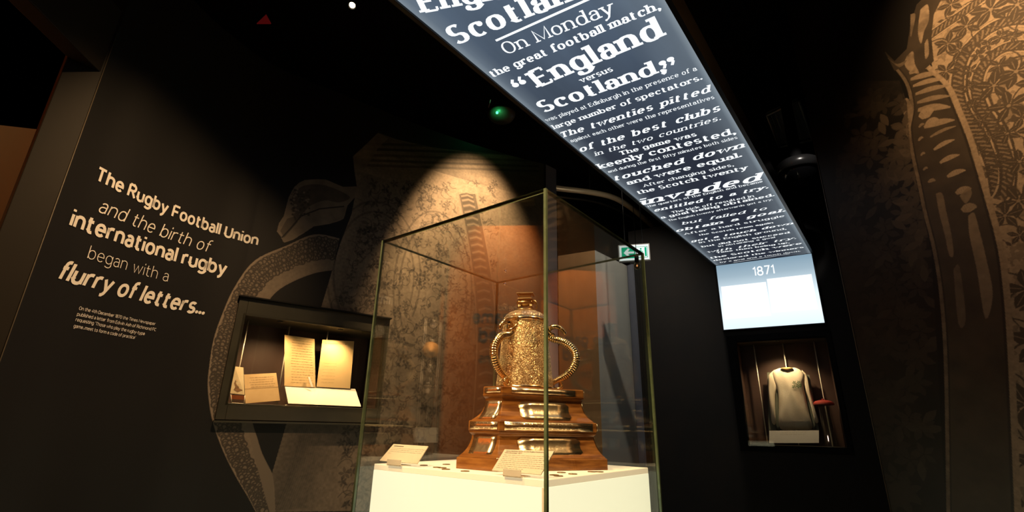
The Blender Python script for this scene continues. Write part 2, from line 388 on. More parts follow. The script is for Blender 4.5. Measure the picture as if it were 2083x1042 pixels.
def smooth_noise(h, w, cell, seed, octaves=3):
    rg = np.random.default_rng(seed); out = np.zeros((h, w), np.float32); amp = 1; tot = 0
    for _ in range(octaves):
        gh, gw = int(h/cell)+3, int(w/cell)+3; gr = rg.random((gh, gw)); y = np.arange(h)/cell; x = np.arange(w)/cell
        yi = y.astype(int); xi = x.astype(int); fy = (y-yi)[:, None]; fx = (x-xi)[None]; fy = fy*fy*(3-2*fy); fx = fx*fx*(3-2*fx)
        a = gr[yi][:, xi]; b = gr[yi][:, xi+1]; c = gr[yi+1][:, xi]; d = gr[yi+1][:, xi+1]
        out += amp*((a*(1-fx)+b*fx)*(1-fy)+(c*(1-fx)+d*fx)*fy); tot += amp; amp *= .5; cell = max(1.5, cell/2)
    return out/tot
def spline(pts, n=8):
    P = [np.array(p, float) for p in pts]; out = []
    for i in range(len(P)-1):
        a, b, c, d = P[max(i-1, 0)], P[i], P[i+1], P[min(i+2, len(P)-1)]
        for k in range(n):
            t = k/n; out.append(.5*((2*b)+(c-a)*t+(2*a-5*b+4*c-d)*t*t+(3*b-a-3*c+d)*t**3))
    out.append(P[-1]); return out
def petal(c, ang, L, Wd):
    c = np.array(c, float); d = np.array([math.cos(ang), math.sin(ang)]); n = np.array([-d[1], d[0]])
    return [c+d*L*t+n*Wd*h for t, h in ((.06, .15), (.3, .7), (.55, 1), (.8, .6), (1, 0), (.8, -.6), (.55, -1), (.3, -.7), (.06, -.15))]
def flower(cv, c, r, rot, petals=5, val=None, mul=None, vein=None, **k):
    for i in range(petals):
        a = rot+2*math.pi*i/petals; cv.poly(petal(c, a, r, r*.24), val=val, mul=mul, **k)
        if vein is not None:
            d = np.array([math.cos(a), math.sin(a)]); cv.line([np.array(c)+d*r*.2, np.array(c)+d*r*.85], r*.035, val=vein, **k)
def tone(a, dark, light, gamma=1):
    a = np.clip(a, 0, 1.3)[..., None]**gamma; return (np.array(dark)*(1-a)+np.array(light)*a).astype(np.float32)

# ================================================================== LARGE STRUCTURE
def wall_plane(name, A, B, z0, z1, m, thick=.08):
    fr = frame(A, B); return struct(MB().fbox(fr, 0, fr.L, 0, thick, z0, z1).build(name, m))
ZTOP = 4.7
struct(MB().box6([(-6.5, -3.2, -.1), (6.5, -3.2, -.1), (6.5, 8.2, -.1), (-6.5, 8.2, -.1), (-6.5, -3.2, 0), (6.5, -3.2, 0), (6.5, 8.2, 0), (-6.5, 8.2, 0)]).build('floor', mat('dark_carpet', (.02, .018, .016), .9, noise=(60, (.03, .026, .022)))))
struct(MB().box6([(-6.5, -3.2, ZTOP), (6.5, -3.2, ZTOP), (6.5, 8.2, ZTOP), (-6.5, 8.2, ZTOP), (-6.5, -3.2, ZTOP+.1), (6.5, -3.2, ZTOP+.1), (6.5, 8.2, ZTOP+.1), (-6.5, 8.2, ZTOP+.1)]).build('ceiling', M_BLACK))
for nm, A, B in (('wall_back', (-6.5, 8.2), (6.5, 8.2)), ('wall_front', (-6.5, -3.2), (6.5, -3.2)), ('wall_west', (-6.5, -3.2), (-6.5, 8.2)), ('wall_east', (6.5, -3.2), (6.5, 8.2))):
    wall_plane(nm, A, B, 0, ZTOP, M_BLACK)

# ---- the curved wall with the jug photograph and the lettering
CASE_A = np.array([-1.536, 2.716]); CASE_B = np.array([-.813, 3.26])
ctrl = [(-1.86, 1.835), (-1.85, 1.95), (-1.822, 2.08), (-1.767, 2.31), (-1.66, 2.56), tuple(CASE_A)]
p1 = spline(ctrl, 8)
p2 = spline([tuple(CASE_B), (-.45, 3.50), (-.05, 3.72), (.285, 3.87)], 8)
PLAN = [np.array(p) for p in p1]+[CASE_A+(CASE_B-CASE_A)*i/6 for i in range(1, 6)]+[np.array(p) for p in p2]
S = [0.0]
for i in range(1, len(PLAN)): S.append(S[-1]+float(np.linalg.norm(PLAN[i]-PLAN[i-1])))
S = np.array(S); PL = np.array(PLAN); WTOP = 3.42
def plan_at(s):
    i = int(np.clip(np.searchsorted(S, s)-1, 0, len(S)-2)); t = (s-S[i])/(S[i+1]-S[i]); p = PL[i]*(1-t)+PL[i+1]*t
    d = PL[i+1]-PL[i]; d = d/np.linalg.norm(d); n = np.array([d[1], -d[0]])      # towards the room
    return p, n
def on_wall(s, z, off=.002):
    p, n = plan_at(s); q = p+n*off; return np.array([q[0], q[1], z])
def wall_px(px, py):
    """(s, z) on the curved wall under a picture point"""
    d = ray(px, py); best = None
    for i in range(len(S)-1):
        a, b = PL[i], PL[i+1]; e = b-a; den = d[0]*e[1]-d[1]*e[0]
        if abs(den) < 1e-12: continue
        t = (a[0]*e[1]-a[1]*e[0])/den; u = (a[0]*d[1]-a[1]*d[0])/den
        lo = -9 if i == 0 else -1e-6; hi = 9 if i == len(S)-2 else 1+1e-6
        if t > 0 and lo <= u <= hi:
            r_ = (S[i]+u*(S[i+1]-S[i]), EYE+t*d[2])
            if 0 <= u <= 1: return r_
            best = best or r_
    return best
iA = len(p1)-1; iB = iA+6; CZ0, CZ1 = 1.207, 1.865
def wall_art():
    RES = .0026; cv = Canvas(0, S[-1], .5, WTOP, RES); W = wall_px
    nz = smooth_noise(cv.h, cv.w, 26, 3, 4); fine = smooth_noise(cv.h, cv.w, 5, 4, 2); streak = smooth_noise(cv.h, cv.w//8+1, 18, 9, 3).repeat(8, 1)[:, :cv.w]
    body = [W(*p) for p in ((721, 347), (718, 318), (738, 300), (769, 270), (805, 283), (880, 300), (1000, 312), (1105, 322), (1108, 500), (1106, 760), (1104, 1042), (540, 1042), (553, 965), (584, 858), (620, 740), (653, 627), (692, 496), (715, 436), (726, 380))]
    bm = cv.mask(body)
    cv.a = bm*(.36+.22*nz)*(.75+.5*fine)
    xs = np.linspace(cv.s0, cv.s1, cv.w)[None]; zs = np.linspace(cv.z0, cv.z1, cv.h)[:, None]
    # bright left limb of the jug, darker hollow beside it
    limb = [W(*p) for p in ((722, 345), (708, 440), (688, 505), (652, 632), (618, 745), (582, 862), (552, 968), (520, 1042))]
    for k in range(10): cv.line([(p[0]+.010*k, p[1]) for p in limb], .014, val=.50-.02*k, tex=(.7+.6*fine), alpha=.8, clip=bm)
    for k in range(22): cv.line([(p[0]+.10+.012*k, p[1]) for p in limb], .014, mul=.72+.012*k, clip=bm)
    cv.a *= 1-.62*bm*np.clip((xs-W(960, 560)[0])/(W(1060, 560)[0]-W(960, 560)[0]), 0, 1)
    cv.a *= 1-.5*bm*np.clip((W(800, 540)[1]-zs)/.6, 0, 1)  # print darkened downward, standing in for the fading lamp pool
    # moulded rim at the top: horizontal streaks, dark bands
    for yy, m_ in ((292, .35), (303, .3), (315, .5), (326, .42), (336, .5)):
        cv.line([W(x, yy+(x-740)*.035) for x in range(735, 1106, 30)], .02, mul=m_, clip=bm)
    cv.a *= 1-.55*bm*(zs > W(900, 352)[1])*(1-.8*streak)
    tip = [W(*p) for p in ((721, 347), (718, 318), (738, 300), (769, 270), (790, 282), (770, 300), (752, 330), (735, 350))]
    cv.poly(tip, val=.42, tex=(.5+1.0*nz), alpha=.8)
    # spiral bands of ornament on the body
    def zone(x, y): return W(x, y)
    for (cx_, cy_, rx, ry) in ((760, 560, 95, 150), (880, 600, 80, 170)):
        for dr in (1, .86):
            cv.line([W(cx_+rx*dr*math.cos(a), cy_-ry*dr*math.sin(a)) for a in np.linspace(-.6, 3.7, 40)], .014, mul=.62, clip=bm)
    rg = random.Random(4)
    for i in range(1000):
        x = rg.uniform(690, 1010); y = rg.uniform(370, 1035)
        if x < 715-(y-436)*.29+25: continue
        c = W(x, y); r = rg.uniform(.02, .042)
        if rg.random() < .5: flower(cv, c, r, rg.random()*6, rg.choice((4, 5)), mul=.5, clip=bm)
        else:
            a = rg.random()*6.3; cv.poly(petal(c, a, r*1.5, r*.3), mul=.52, clip=bm)
            q = [(c[0]+r*1.1*t*math.cos(a+1.5*t), c[1]+r*1.1*t*math.sin(a+1.5*t)) for t in np.linspace(0, 1.8, 8)]; cv.line(q, .006, mul=.5, clip=bm)
    # ribbed serpent running down the jug
    sp = [(950, 395), (962, 450), (975, 520), (985, 600), (990, 700), (985, 820), (975, 950), (965, 1040)]
    spp = spline([W(*p) for p in sp], 10)
    cv.line(spp, .15, val=.16, clip=bm)
    for i in range(0, len(spp)-1, 1):
        c = spp[i]; cv.line([(c[0]-.055, c[1]-.02), (c[0], c[1]+.004), (c[0]+.05, c[1]-.005)], .016, val=.42 if i % 2 else .10, alpha=.8, clip=bm)
    for d_ in (-.08, .08): cv.line([(p[0]+d_, p[1]) for p in spp], .010, val=.40, clip=bm)
    cv.a *= 1-.75*bm*np.clip((xs-W(850, 560)[0])/(W(960, 560)[0]-W(850, 560)[0]), 0, 1)*np.clip((W(900, 470)[1]-zs)/.35, 0, 1)  # lower right painted darker, in place of weaker lamp light there
    # serpent handle at the left: body, scales, head
    outer = [(690, 486), (640, 478), (585, 500), (519, 531), (478, 585), (453, 640), (436, 690), (427, 745), (424, 790), (432, 850), (452, 910), (478, 964), (505, 1010), (522, 1042)]
    inner = [(676, 550), (640, 556), (596, 573), (560, 596), (535, 632), (512, 690), (500, 745), (498, 800), (512, 856), (522, 888), (532, 920), (545, 950), (556, 975), (560, 1042)]
    os_ = [np.array(p) for p in spline(outer, 6)]; is_ = [np.array(p) for p in spline(inner, 6)]
    hp = [W(*p) for p in os_]+[W(*p) for p in is_[::-1]]
    hm = cv.mask(hp); cv.poly(hp, val=.26, tex=.7+.6*fine)
    for k in range(9):      # light band on the inner side
        t0 = .60+.045*k; cv.line([W(*(o*(1-t0)+i_*t0)) for o, i_ in zip(os_, is_)], .018, val=.40, tex=.85+.3*fine, alpha=.8, clip=hm)
    for k in range(3): cv.line([W(*(o*(1-.015*k)+i_*.015*k)) for o, i_ in zip(os_, is_)], .006, val=.50)
    n = len(os_)
    for i in range(n*3):
        j = min(int(i/3), n-2); f_ = (i % 3)/3; o = os_[j]*(1-f_)+os_[j+1]*f_; q = is_[j]*(1-f_)+is_[j+1]*f_
        for t in (.12, .24, .36, .48, .58):
            c = o*(1-t)+q*t+np.array([rg.uniform(-2.5, 2.5), rg.uniform(-2.5, 2.5)]); c = W(*c); r = rg.uniform(.007, .013)
            cv.poly([(c[0]+r*1.5*math.cos(a), c[1]+r*1.5*math.sin(a)) for a in np.linspace(0, 6.28, 9)[:-1]], val=.10, clip=hm)
            cv.poly([(c[0]+r*.8*math.cos(a), c[1]+r*.9*math.sin(a)) for a in np.linspace(0, 6.28, 9)[:-1]], val=.42, clip=hm, alpha=.8)
    # band of tail between the handle and the jug below the case
    tail = [W(*p) for p in ((500, 855), (512, 858), (530, 918), (554, 964), (560, 1042), (548, 1042), (520, 940))]
    cv.poly(tail, val=.36)
    head = [(564, 472), (568, 455), (578, 440), (588, 402), (600, 380), (620, 367), (662, 366), (698, 381), (726, 380), (722, 400), (706, 418), (698, 445), (670, 455), (638, 460), (620, 472), (596, 487), (578, 493), (573, 484)]
    hd = [W(*p) for p in spline(head+[head[0]], 4)]
    cm = cv.mask(hd); cv.poly(hd, val=.40, tex=.55+.9*nz)
    cv.poly([W(*p) for p in spline([(592, 425), (596, 396), (618, 378), (655, 376), (690, 388), (712, 402), (690, 412), (660, 408), (630, 420), (612, 440), (600, 450)], 4)], mul=.45, clip=cm)
    for i in range(70):
        c = W(rg.uniform(592, 630), rg.uniform(385, 440)); r = rg.uniform(.006, .011); cv.poly([(c[0]+r*math.cos(a), c[1]+r*math.sin(a)) for a in np.linspace(0, 6.28, 8)[:-1]], val=rg.choice((.12, .5)), clip=cm)
    cv.line([W(*p) for p in ((573, 484), (590, 466), (612, 440), (650, 425), (700, 420))], .009, val=.06, clip=cm)
    cv.poly([W(*p) for p in ((570, 470), (584, 445), (600, 440), (606, 452), (590, 470), (578, 484))], mul=.5, clip=cm)
    cv.line([W(*p) for p in head], .005, val=.45)
    return cv, tone(cv.a, (.0085, .0078, .0080), (.46, .36, .27))
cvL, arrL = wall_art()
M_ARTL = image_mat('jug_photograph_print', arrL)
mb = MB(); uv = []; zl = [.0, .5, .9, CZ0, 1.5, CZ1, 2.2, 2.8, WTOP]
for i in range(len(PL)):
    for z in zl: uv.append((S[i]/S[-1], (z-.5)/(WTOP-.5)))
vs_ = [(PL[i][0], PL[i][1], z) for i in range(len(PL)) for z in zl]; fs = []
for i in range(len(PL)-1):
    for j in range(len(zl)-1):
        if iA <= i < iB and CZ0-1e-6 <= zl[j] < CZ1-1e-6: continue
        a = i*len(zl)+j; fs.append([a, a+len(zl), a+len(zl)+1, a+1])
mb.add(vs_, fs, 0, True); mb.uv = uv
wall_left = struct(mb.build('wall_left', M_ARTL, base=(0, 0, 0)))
# thickness of the curved wall: its two ends and its top
e1 = PL[-1]; e2 = np.array([.385, 3.96]); pB = np.array([-1.939, 1.735])
frE = frame(e1, e2); struct(MB().fbox(frE, 0, frE.L, 0, .06, 0, WTOP).build('trim_1', M_BLUEG))
frP = frame(pB, PL[0]); struct(MB().fbox(frP, 0, frP.L, 0, .10, 0, 4.6).build('trim_2', M_BROWN, bevel=.004))
# bright arris where the wall meets the pillar
struct(MB().tube([(PL[0][0], PL[0][1]-.003, 0), (PL[0][0], PL[0][1]-.003, 2.9)], .0022, 6).build('trim_3', mat('corner_bead', (.09, .07, .045), .5)))
zb = 2.67; q = [atz(135, 115, zb), atz(207, 150, zb), atz(120, -10, zb), atz(5, -10, zb)]
v0 = (q[3]-q[0]); far1 = q[0]+v0*3; far2 = q[1]+v0*3
struct(MB().box6([q[0], q[1], far2, far1]+[p+np.array([0, 0, .35]) for p in (q[0], q[1], far2, far1)]).build('trim_4', M_BROWN, bevel=.004))
# lettering on the curved wall
def wall_text(name, text, p0, p1_, z=None, lift=.003, hscale=1.0, parent=wall_left, m=M_CREAM, **st):
    a, b = wall_px(*p0), wall_px(*p1_); L = b[0]-a[0]; q_, wd = lettering(text, **st); sx = L/wd
    dz = (b[1]-a[1])
    mb_ = MB()
    for c in q_: mb_.add([on_wall(a[0]+p[0]*sx, a[1]+dz*(p[0]*sx/L)+p[1]*sx*hscale, lift) for p in c], [[0, 1, 2, 3]])
    return mb_.build(name, m, parent)
SANSB = dict(W=.145, track=.045, space=.20); SANSL = dict(W=.062, track=.10, space=.20); SANSXL = dict(W=.045, track=.11, space=.20)
wall_text('lettering', 'The Rugby Football Union', (191, 364), (524, 499), hscale=1.12, **SANSB)
wall_text('lettering', 'and the birth of', (198, 430), (423, 513), hscale=1.1, shear=.18, **SANSL)
wall_text('lettering', 'international rugby', (139, 457), (459, 559), hscale=1.1, **SANSB)
wall_text('lettering', 'began with a', (176, 525), (340, 573), hscale=1.1, **SANSXL)
wall_text('lettering', 'flurry of letters...', (113, 565), (414, 641), hscale=1.15, shear=.2, **SANSB)
for t, a, b in (('On the 4th December 1870 the Times Newspaper', (159, 630), (315, 662)), ('published a letter from Edwin Ash of Richmond FC', (155, 642), (316, 674)),
                ("requesting 'Those who play the rugby-type", (152, 653), (293, 682)), ("game...meet to form a code of practice'", (148, 666), (274, 690))):
    wall_text('lettering', t, a, b, hscale=1.15, W=.085, track=.06, space=.2)

# ---- wall with the 1871 lightbox, and the far wall pieces seen through the showcase
LQ = [atz(*p, 3.0) for p in ((808, 0), (1358, 0), (1650, 515), (1457, 540))]
LA, LB = LQ[3], LQ[2]; frN = frame(LA, LB)
lp = lambda x, y, off=0: frN.loc(frN.px(x, y, off))
# opening of the jersey case in that wall
tl = lp(1477, 683); tr = lp(1690, 668); bl = lp(1507, 921); br = lp(1735, 921)
JA0, JA1 = (tl[0]+bl[0])/2, (tr[0]+br[0])/2; JZ1 = (tl[1]+tr[1])/2-.01; JZ0 = (bl[1]+br[1])/2
mb = MB(); a0, a1 = -1.0, frN.L+2.2
mb.fbox(frN, a0, JA0, .005, .085, 0, 3.6); mb.fbox(frN, JA1, a1, .005, .085, 0, 3.6); mb.fbox(frN, JA0, JA1, .005, .085, 0, JZ0); mb.fbox(frN, JA0, JA1, .005, .085, JZ1, 3.6)
struct(mb.build('wall_north', M_WALL))
c0 = atd(1210, 508, 5.2); c1 = atd(1135, 520, 5.36); c2 = atd(1275, 540, 5.81)
struct(MB().box6([(*c1[:2], 0), (*c0[:2], 0), (*c2[:2], 0), (*(c1+c2-c0)[:2], 0)]+[(*c1[:2], 3.07), (*c0[:2], 3.07), (*c2[:2], 3.07), (*(c1+c2-c0)[:2], 3.07)], 0).build('wall_column', [M_TAN, M_GREY]))
cobj = bpy.data.objects['wall_column']; cobj.data.polygons[3].material_index = 1
d0 = atd(1286, 535, 6.0); d1 = atd(1321, 545, 6.3)
wall_plane('wall_panel', d0[:2], d1[:2], 0, 3.15, M_BLUEG)
b0 = atd(75, 263, 4.0); b1 = atd(0, 258, 4.12); v = b1-b0
wall_plane('wall_far_left', (b0+v*6)[:2], (b0-v*2)[:2], 0, 2.9, M_BEIGE)

# ---- right wall with the enlarged ornament
RA = np.array([1.95, 2.765]); RB = RA+np.array([.95, -1.86])*1.0; frR = frame(RA, RB)
def right_art():
    RES = .0028; LZ = 4.6; cv = Canvas(0, frR.L, .6, LZ, RES)
    W = lambda x, y: frR.loc(frR.px(1500+x/2.0034, y/2.0034))
    nz = smooth_noise(cv.h, cv.w, 30, 13, 4); fine = smooth_noise(cv.h, cv.w, 4, 14, 2); mid = smooth_noise(cv.h, cv.w, 10, 15, 3)
    rg = random.Random(11); MUL = 2.0034
    # engraved metal ground to the right of the serpent
    ground = [W(*p) for p in spline([(770, 60), (785, 180), (800, 300), (860, 360), (905, 460), (945, 560), (985, 690), (1025, 830), (1060, 960), (1085, 1100), (1110, 1400), (1140, 2090)], 5)]
    gp = ground+[(frR.L, .6), (frR.L, LZ), (W(700, -400)[0], LZ), W(740, -200)]
    gm = cv.mask(gp); cv.poly(gp, val=.66, tex=.78+.44*fine)
    cv.a *= 1-.35*gm*(mid > .62)
    def dark_line(pts, wpx, val=.12, n=6, clip=gm):
        q_ = spline([W(*p) for p in pts], n); cv.line(q_, wpx, val=val, clip=clip); return q_
    def rope(pts, wd, n=8, clip=gm):
        q_ = [np.array(p) for p in spline([W(*p) for p in pts], n)]
        cv.line(q_, wd*1.25, val=.13, clip=clip)
        for sgn in (-1, 1):
            o = []
            for i in range(len(q_)):
                t = q_[min(i+1, len(q_)-1)]-q_[max(i-1, 0)]; t = t/(np.linalg.norm(t)+1e-9); o.append(q_[i]+np.array([-t[1], t[0]])*wd*.52*sgn)
            cv.line(o, wd*.15, val=.78, clip=clip)
        acc = 0
        for i in range(1, len(q_)):      # twist marks
            seg = q_[i]-q_[i-1]; L = np.linalg.norm(seg)
            while acc < L:
                c = q_[i-1]+seg*(acc/L); t = seg/L; nn = np.array([-t[1], t[0]]); cv.line([c-nn*wd*.3-t*wd*.22, c+nn*wd*.02, c+nn*wd*.3+t*wd*.26], wd*.13, val=.42, clip=clip); acc += wd*.40
            acc -= L
    outer = [(1330, 100), (1200, 80), (1110, 86), (1030, 118), (965, 172), (918, 240), (898, 320), (900, 400), (925, 465), (965, 525), (1005, 590), (1035, 660), (1050, 730), (1060, 800)]
    inner = [(1330, 220), (1250, 196), (1160, 186), (1085, 198), (1025, 240), (985, 300), (975, 370), (995, 440), (1035, 505), (1070, 575), (1095, 650), (1100, 720), (1085, 780), (1065, 815)]
    rope(outer, .062); rope(inner, .055)
    rope([(780, 150), (850, 100), (920, 52), (1000, -10), (1060, -60)], .05)
    # outlines inside the paisley
    dark_line([(1330, 150), (1180, 135), (1090, 150), (1000, 200), (945, 270), (935, 370), (965, 450), (1020, 530), (1060, 620), (1072, 720), (1065, 800)], .010)
    dark_line([(1330, 245), (1200, 230), (1120, 240), (1050, 285), (1020, 350), (1040, 430), (1090, 510), (1125, 600), (1135, 720), (1120, 800), (1080, 850)], .010)
    # flowers and leaves
    FL = [(932, 108, 46, .3), (1032, 40, 58, .1), (1140, 20, 55, .5), (858, 178, 44, 1.2), (908, 205, 36, .2), (1135, 292, 56, .35), (1045, 350, 52, .0), (1105, 432, 54, .25), (1065, 268, 30, .8), (850, 292, 40, .7), (1100, 545, 34, .4), (1160, 480, 34, .4),
          (1070, 150, 26, .3), (1120, 150, 24, .8), (1020, 183, 24, .9), (980, 225, 22, .2), (948, 290, 24, .6), (942, 355, 22, .1), (958, 430, 24, 1), (992, 492, 24, .5), (1030, 560, 22, .3), (1060, 650, 18, .5), (1150, 660, 40, .2), (1145, 820, 52, .6), (1090, 880, 44, .1), (1150, 960, 30, .1),
          (985, 620, 22, .3), (1010, 700, 22, .8), (1240, 330, 60, .2), (1230, 520, 50, .4), (1260, 700, 60, .2), (870, 20, 40, .3), (1240, 30, 60, .2), (1180, 1180, 60, .3), (1230, 1400, 70, .1), (1180, 1650, 70, .6), (1240, 1900, 60, .2)]
    for x, y, r, ro in FL:
        c = W(x, y); rr = r/MUL/F*3.2; 
        for i in range(2 if r > 30 else 1):        # curling stems
            a = ro+2.1*i+rg.random(); q_ = [(c[0]+rr*1.5*t*math.cos(a+1.3*t), c[1]+rr*1.6*t*math.sin(a+1.3*t)) for t in np.linspace(.2, 1.1, 9)]; cv.line(q_, [.009*(1-.5*t) for t in np.linspace(0, 1, 9)], val=.15, clip=gm)
            cv.poly(petal(q_[-1], a+2.2, rr*.45, rr*.12), val=.15, clip=gm)
        flower(cv, c, rr, ro, 5, val=.13, vein=.42, clip=gm)
        cv.poly([(c[0]+rr*.1*math.cos(a), c[1]+rr*.1*math.sin(a)) for a in np.linspace(0, 6.28, 7)[:-1]], val=.5, clip=gm)
    for i in range(60):
        x = rg.uniform(790, 1400); y = rg.uniform(10, 2080); c = W(x, y); sl = (int((c[1]-.6)/RES), int(c[0]/RES))
        if not (0 <= sl[0] < cv.h and 0 <= sl[1] < cv.w) or cv.a[sl] < .4: continue
        cv.poly(petal(c, rg.random()*6.28, .04, .009), val=.2, clip=gm)
    # ribbed serpent body: dark, pale rims, pale lozenges
    lft = spline([(640, 270), (690, 340), (712, 440), (700, 520), (712, 620), (738, 740), (765, 870), (800, 1010), (830, 1200), (850, 1500), (860, 2090)], 6)
    rgt = spline([(740, 240), (800, 300), (862, 362), (905, 460), (945, 560), (985, 690), (1025, 830), (1060, 960), (1085, 1100), (1110, 1400), (1140, 2090)], 6)
    n = min(len(lft), len(rgt)); sp = [W(*p) for p in lft[:n]]+[W(*p) for p in rgt[:n][::-1]]; sm = cv.mask(sp)
    cv.poly(sp, val=.10, tex=.6+.8*nz)
    lw = [.016]*n
    cv.line([W(*p) for p in lft[:n]], .016, val=.30, tex=.5+mid); cv.line([W(p[0]+10, p[1]) for p in lft[:n]], .006, val=.05)
    cv.line([W(*p) for p in rgt[:n]], .026, val=.62, tex=.75+.5*fine); cv.line([W(p[0]-18, p[1]) for p in rgt[:n]], .010, val=.05)
    ribs = [(700, 300, 790, 270, .7, 20), (705, 325, 820, 300, .7, 18), (715, 352, 845, 322, .75, 16), (725, 385, 860, 350, .65, 16), (732, 420, 868, 392, .6, 16), (735, 450, 868, 438, .7, 22), (745, 482, 800, 450, .85, 34), (760, 520, 885, 490, .7, 20), (770, 515, 820, 490, .8, 28), (785, 560, 890, 515, .55, 10), (800, 612, 885, 570, .8, 14), (825, 665, 905, 632, .8, 15), (855, 722, 930, 695, .8, 16), (890, 790, 952, 770, .7, 20), (915, 860, 975, 845, .65, 26),
            (740, 520, 762, 508, .6, 9), (738, 575, 757, 563, .7, 9), (748, 635, 764, 628, .7, 8), (758, 695, 775, 688, .6, 8), (778, 745, 806, 738, .65, 12)]
    for x0, y0, x1, y1, v_, wd in ribs:
        q_ = [W(x0+(x1-x0)*t, y0+(y1-y0)*t-6*math.sin(t*3.14)) for t in np.linspace(0, 1, 9)]
        cv.line(q_, [wd/MUL/F*3.6*max(.12, math.sin(math.pi*min(1, t*.8+.15))) for t in np.linspace(0, 1, 9)], val=v_*.8, clip=sm, tex=.8+.3*fine)
    for pts, v_ in (([(808, 790), (835, 790), (850, 860), (872, 960), (880, 1040), (862, 1040), (845, 960), (822, 870)], .42), ([(940, 880), (965, 870), (985, 940), (1010, 1040), (1040, 1200), (1010, 1300), (975, 1100), (945, 960)], .52), ([(905, 800), (940, 765), (955, 790), (930, 830)], .4), ([(880, 1100), (905, 1090), (930, 1300), (900, 1320)], .3)):
        cv.poly([W(*p) for p in spline(pts+[pts[0]], 4)], val=v_, clip=sm, tex=.7+.5*mid, alpha=.85)
    # folded cobra hood above, ragged lights on black
    hood = [(600, 210), (640, 250), (690, 200), (705, 100), (730, 20), (790, -40), (860, -60), (800, 60), (790, 150), (800, 250), (745, 300), (680, 270), (640, 290)]
    cv.poly([W(*p) for p in hood], val=.08, tex=.5+1.2*nz)
    for pts, v_ in (([(745, 40), (775, 20), (780, 80), (760, 130), (748, 180), (735, 130)], .50), ([(705, 60), (725, 60), (715, 120), (705, 150)], .34), ([(690, 230), (715, 210), (722, 260), (740, 300), (700, 290), (680, 260)], .5), ([(762, 180), (775, 160), (780, 220), (765, 240)], .42), ([(610, 235), (650, 262), (690, 245), (660, 275)], .3), ([(660, 430), (690, 400), (715, 450), (705, 520), (690, 560), (682, 480)], .42)):
        cv.poly([W(*p) for p in spline(pts+[pts[0]], 4)], val=v_, tex=.3+1.3*mid)
    # dim foliage on the shadowed side, at the left
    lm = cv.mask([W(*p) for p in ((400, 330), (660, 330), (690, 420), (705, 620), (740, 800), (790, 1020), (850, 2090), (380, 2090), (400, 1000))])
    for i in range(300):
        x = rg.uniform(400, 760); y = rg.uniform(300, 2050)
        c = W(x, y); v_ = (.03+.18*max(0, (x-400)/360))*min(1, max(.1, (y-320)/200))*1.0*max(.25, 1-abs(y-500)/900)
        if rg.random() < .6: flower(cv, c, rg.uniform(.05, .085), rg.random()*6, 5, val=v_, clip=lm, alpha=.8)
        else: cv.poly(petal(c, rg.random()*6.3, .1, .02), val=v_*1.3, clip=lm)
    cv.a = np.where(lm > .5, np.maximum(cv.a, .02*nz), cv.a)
    return cv, tone(cv.a, (.012, .0105, .010), (.60, .43, .28), 1.0)
cvR, arrR = right_art()
M_ARTR = image_mat('ornament_photograph_print', arrR, .45)
mb = MB(); zz = [0, .6, 4.6]; mb.add([frR(a, 0, z) for a in (0, frR.L) for z in zz], [[0, 3, 4, 1], [1, 4, 5, 2]]); mb.uv = [(u, (z-.6)/4.0) for u in (0, 1) for z in zz]
wall_right = struct(mb.build('wall_right', M_ARTR, base=(0, 0, 0)))
struct(MB().fbox(frR, 0, frR.L, .004, .10, 0, 4.6).build('wall_right_core', M_WALL))
struct(MB().tube([frR(-.002, -.001, 0), frR(-.002, -.001, 3.6)], .003, 6).build('trim_5', mat('edge_bead', (.10, .075, .05), .5)))
wall_plane('wall_right_return', RB, RB+np.array([.1, -3.5]), 0, 4.6, M_WALL)

# ================================================================== THE HANGING LIGHTBOX
def grad_emis(name, c_near, c_far, c_edge, L, Wd, strength=1):
    """backlit print: colour runs along the panel, lamps glow along its long edges (object space: x across, y along)"""
    m = bpy.data.materials.new(name); m.use_nodes = True; nt = m.node_tree; nt.nodes.clear(); N = nt.nodes.new; K = nt.links.new
    tc = N('ShaderNodeTexCoord'); sx = N('ShaderNodeSeparateXYZ'); K(tc.outputs['UV'], sx.inputs[0])
    cr = N('ShaderNodeValToRGB'); e = cr.color_ramp.elements; e[0].color = (*c_near, 1); e[1].color = (*c_far, 1); e[0].position = .05; e[1].position = .5
    K(sx.outputs[1], cr.inputs[0])
    n = N('ShaderNodeTexNoise'); n.inputs['Scale'].default_value = 5; n.inputs['Detail'].default_value = 6; K(tc.outputs['UV'], n.inputs['Vector'])
    er = N('ShaderNodeValToRGB'); ee = er.color_ramp.elements; ee[0].position = 0; ee[0].color = (.75,)*3+(1,); ee[1].position = 1; ee[1].color = (1,)*3+(1,)
    for p, v_ in ((.04, .30), (.12, 0.04), (.72, .0), (.96, .38)):
        q_ = ee.new(p); q_.color = (v_, v_, v_, 1)
    K(sx.outputs[0], er.inputs[0])
    mx = N('ShaderNodeMixRGB'); mx.inputs[2].default_value = (*c_edge, 1); K(er.outputs[0], mx.inputs[0]); K(cr.outputs[0], mx.inputs[1])
    ml = N('ShaderNodeMath'); ml.operation = 'MULTIPLY_ADD'; ml.inputs[1].default_value = .7; ml.inputs[2].default_value = .65; K(n.outputs['Fac'], ml.inputs[0])
    ms = N('ShaderNodeMath'); ms.operation = 'MULTIPLY'; ms.inputs[1].default_value = strength; K(ml.outputs[0], ms.inputs[0])
    em = N('ShaderNodeEmission'); K(mx.outputs[0], em.inputs[0]); K(ms.outputs[0], em.inputs[1])
    o = N('ShaderNodeOutputMaterial'); K(em.outputs[0], o.inputs[0]); MATS[name] = m; return m
M_LB = grad_emis('backlit_slate_print', (.115, .165, .235), (.024, .029, .045), (.24, .29, .33), 5, 1)
M_LBT = emis('backlit_white', (.93, .98, 1), 1.15)
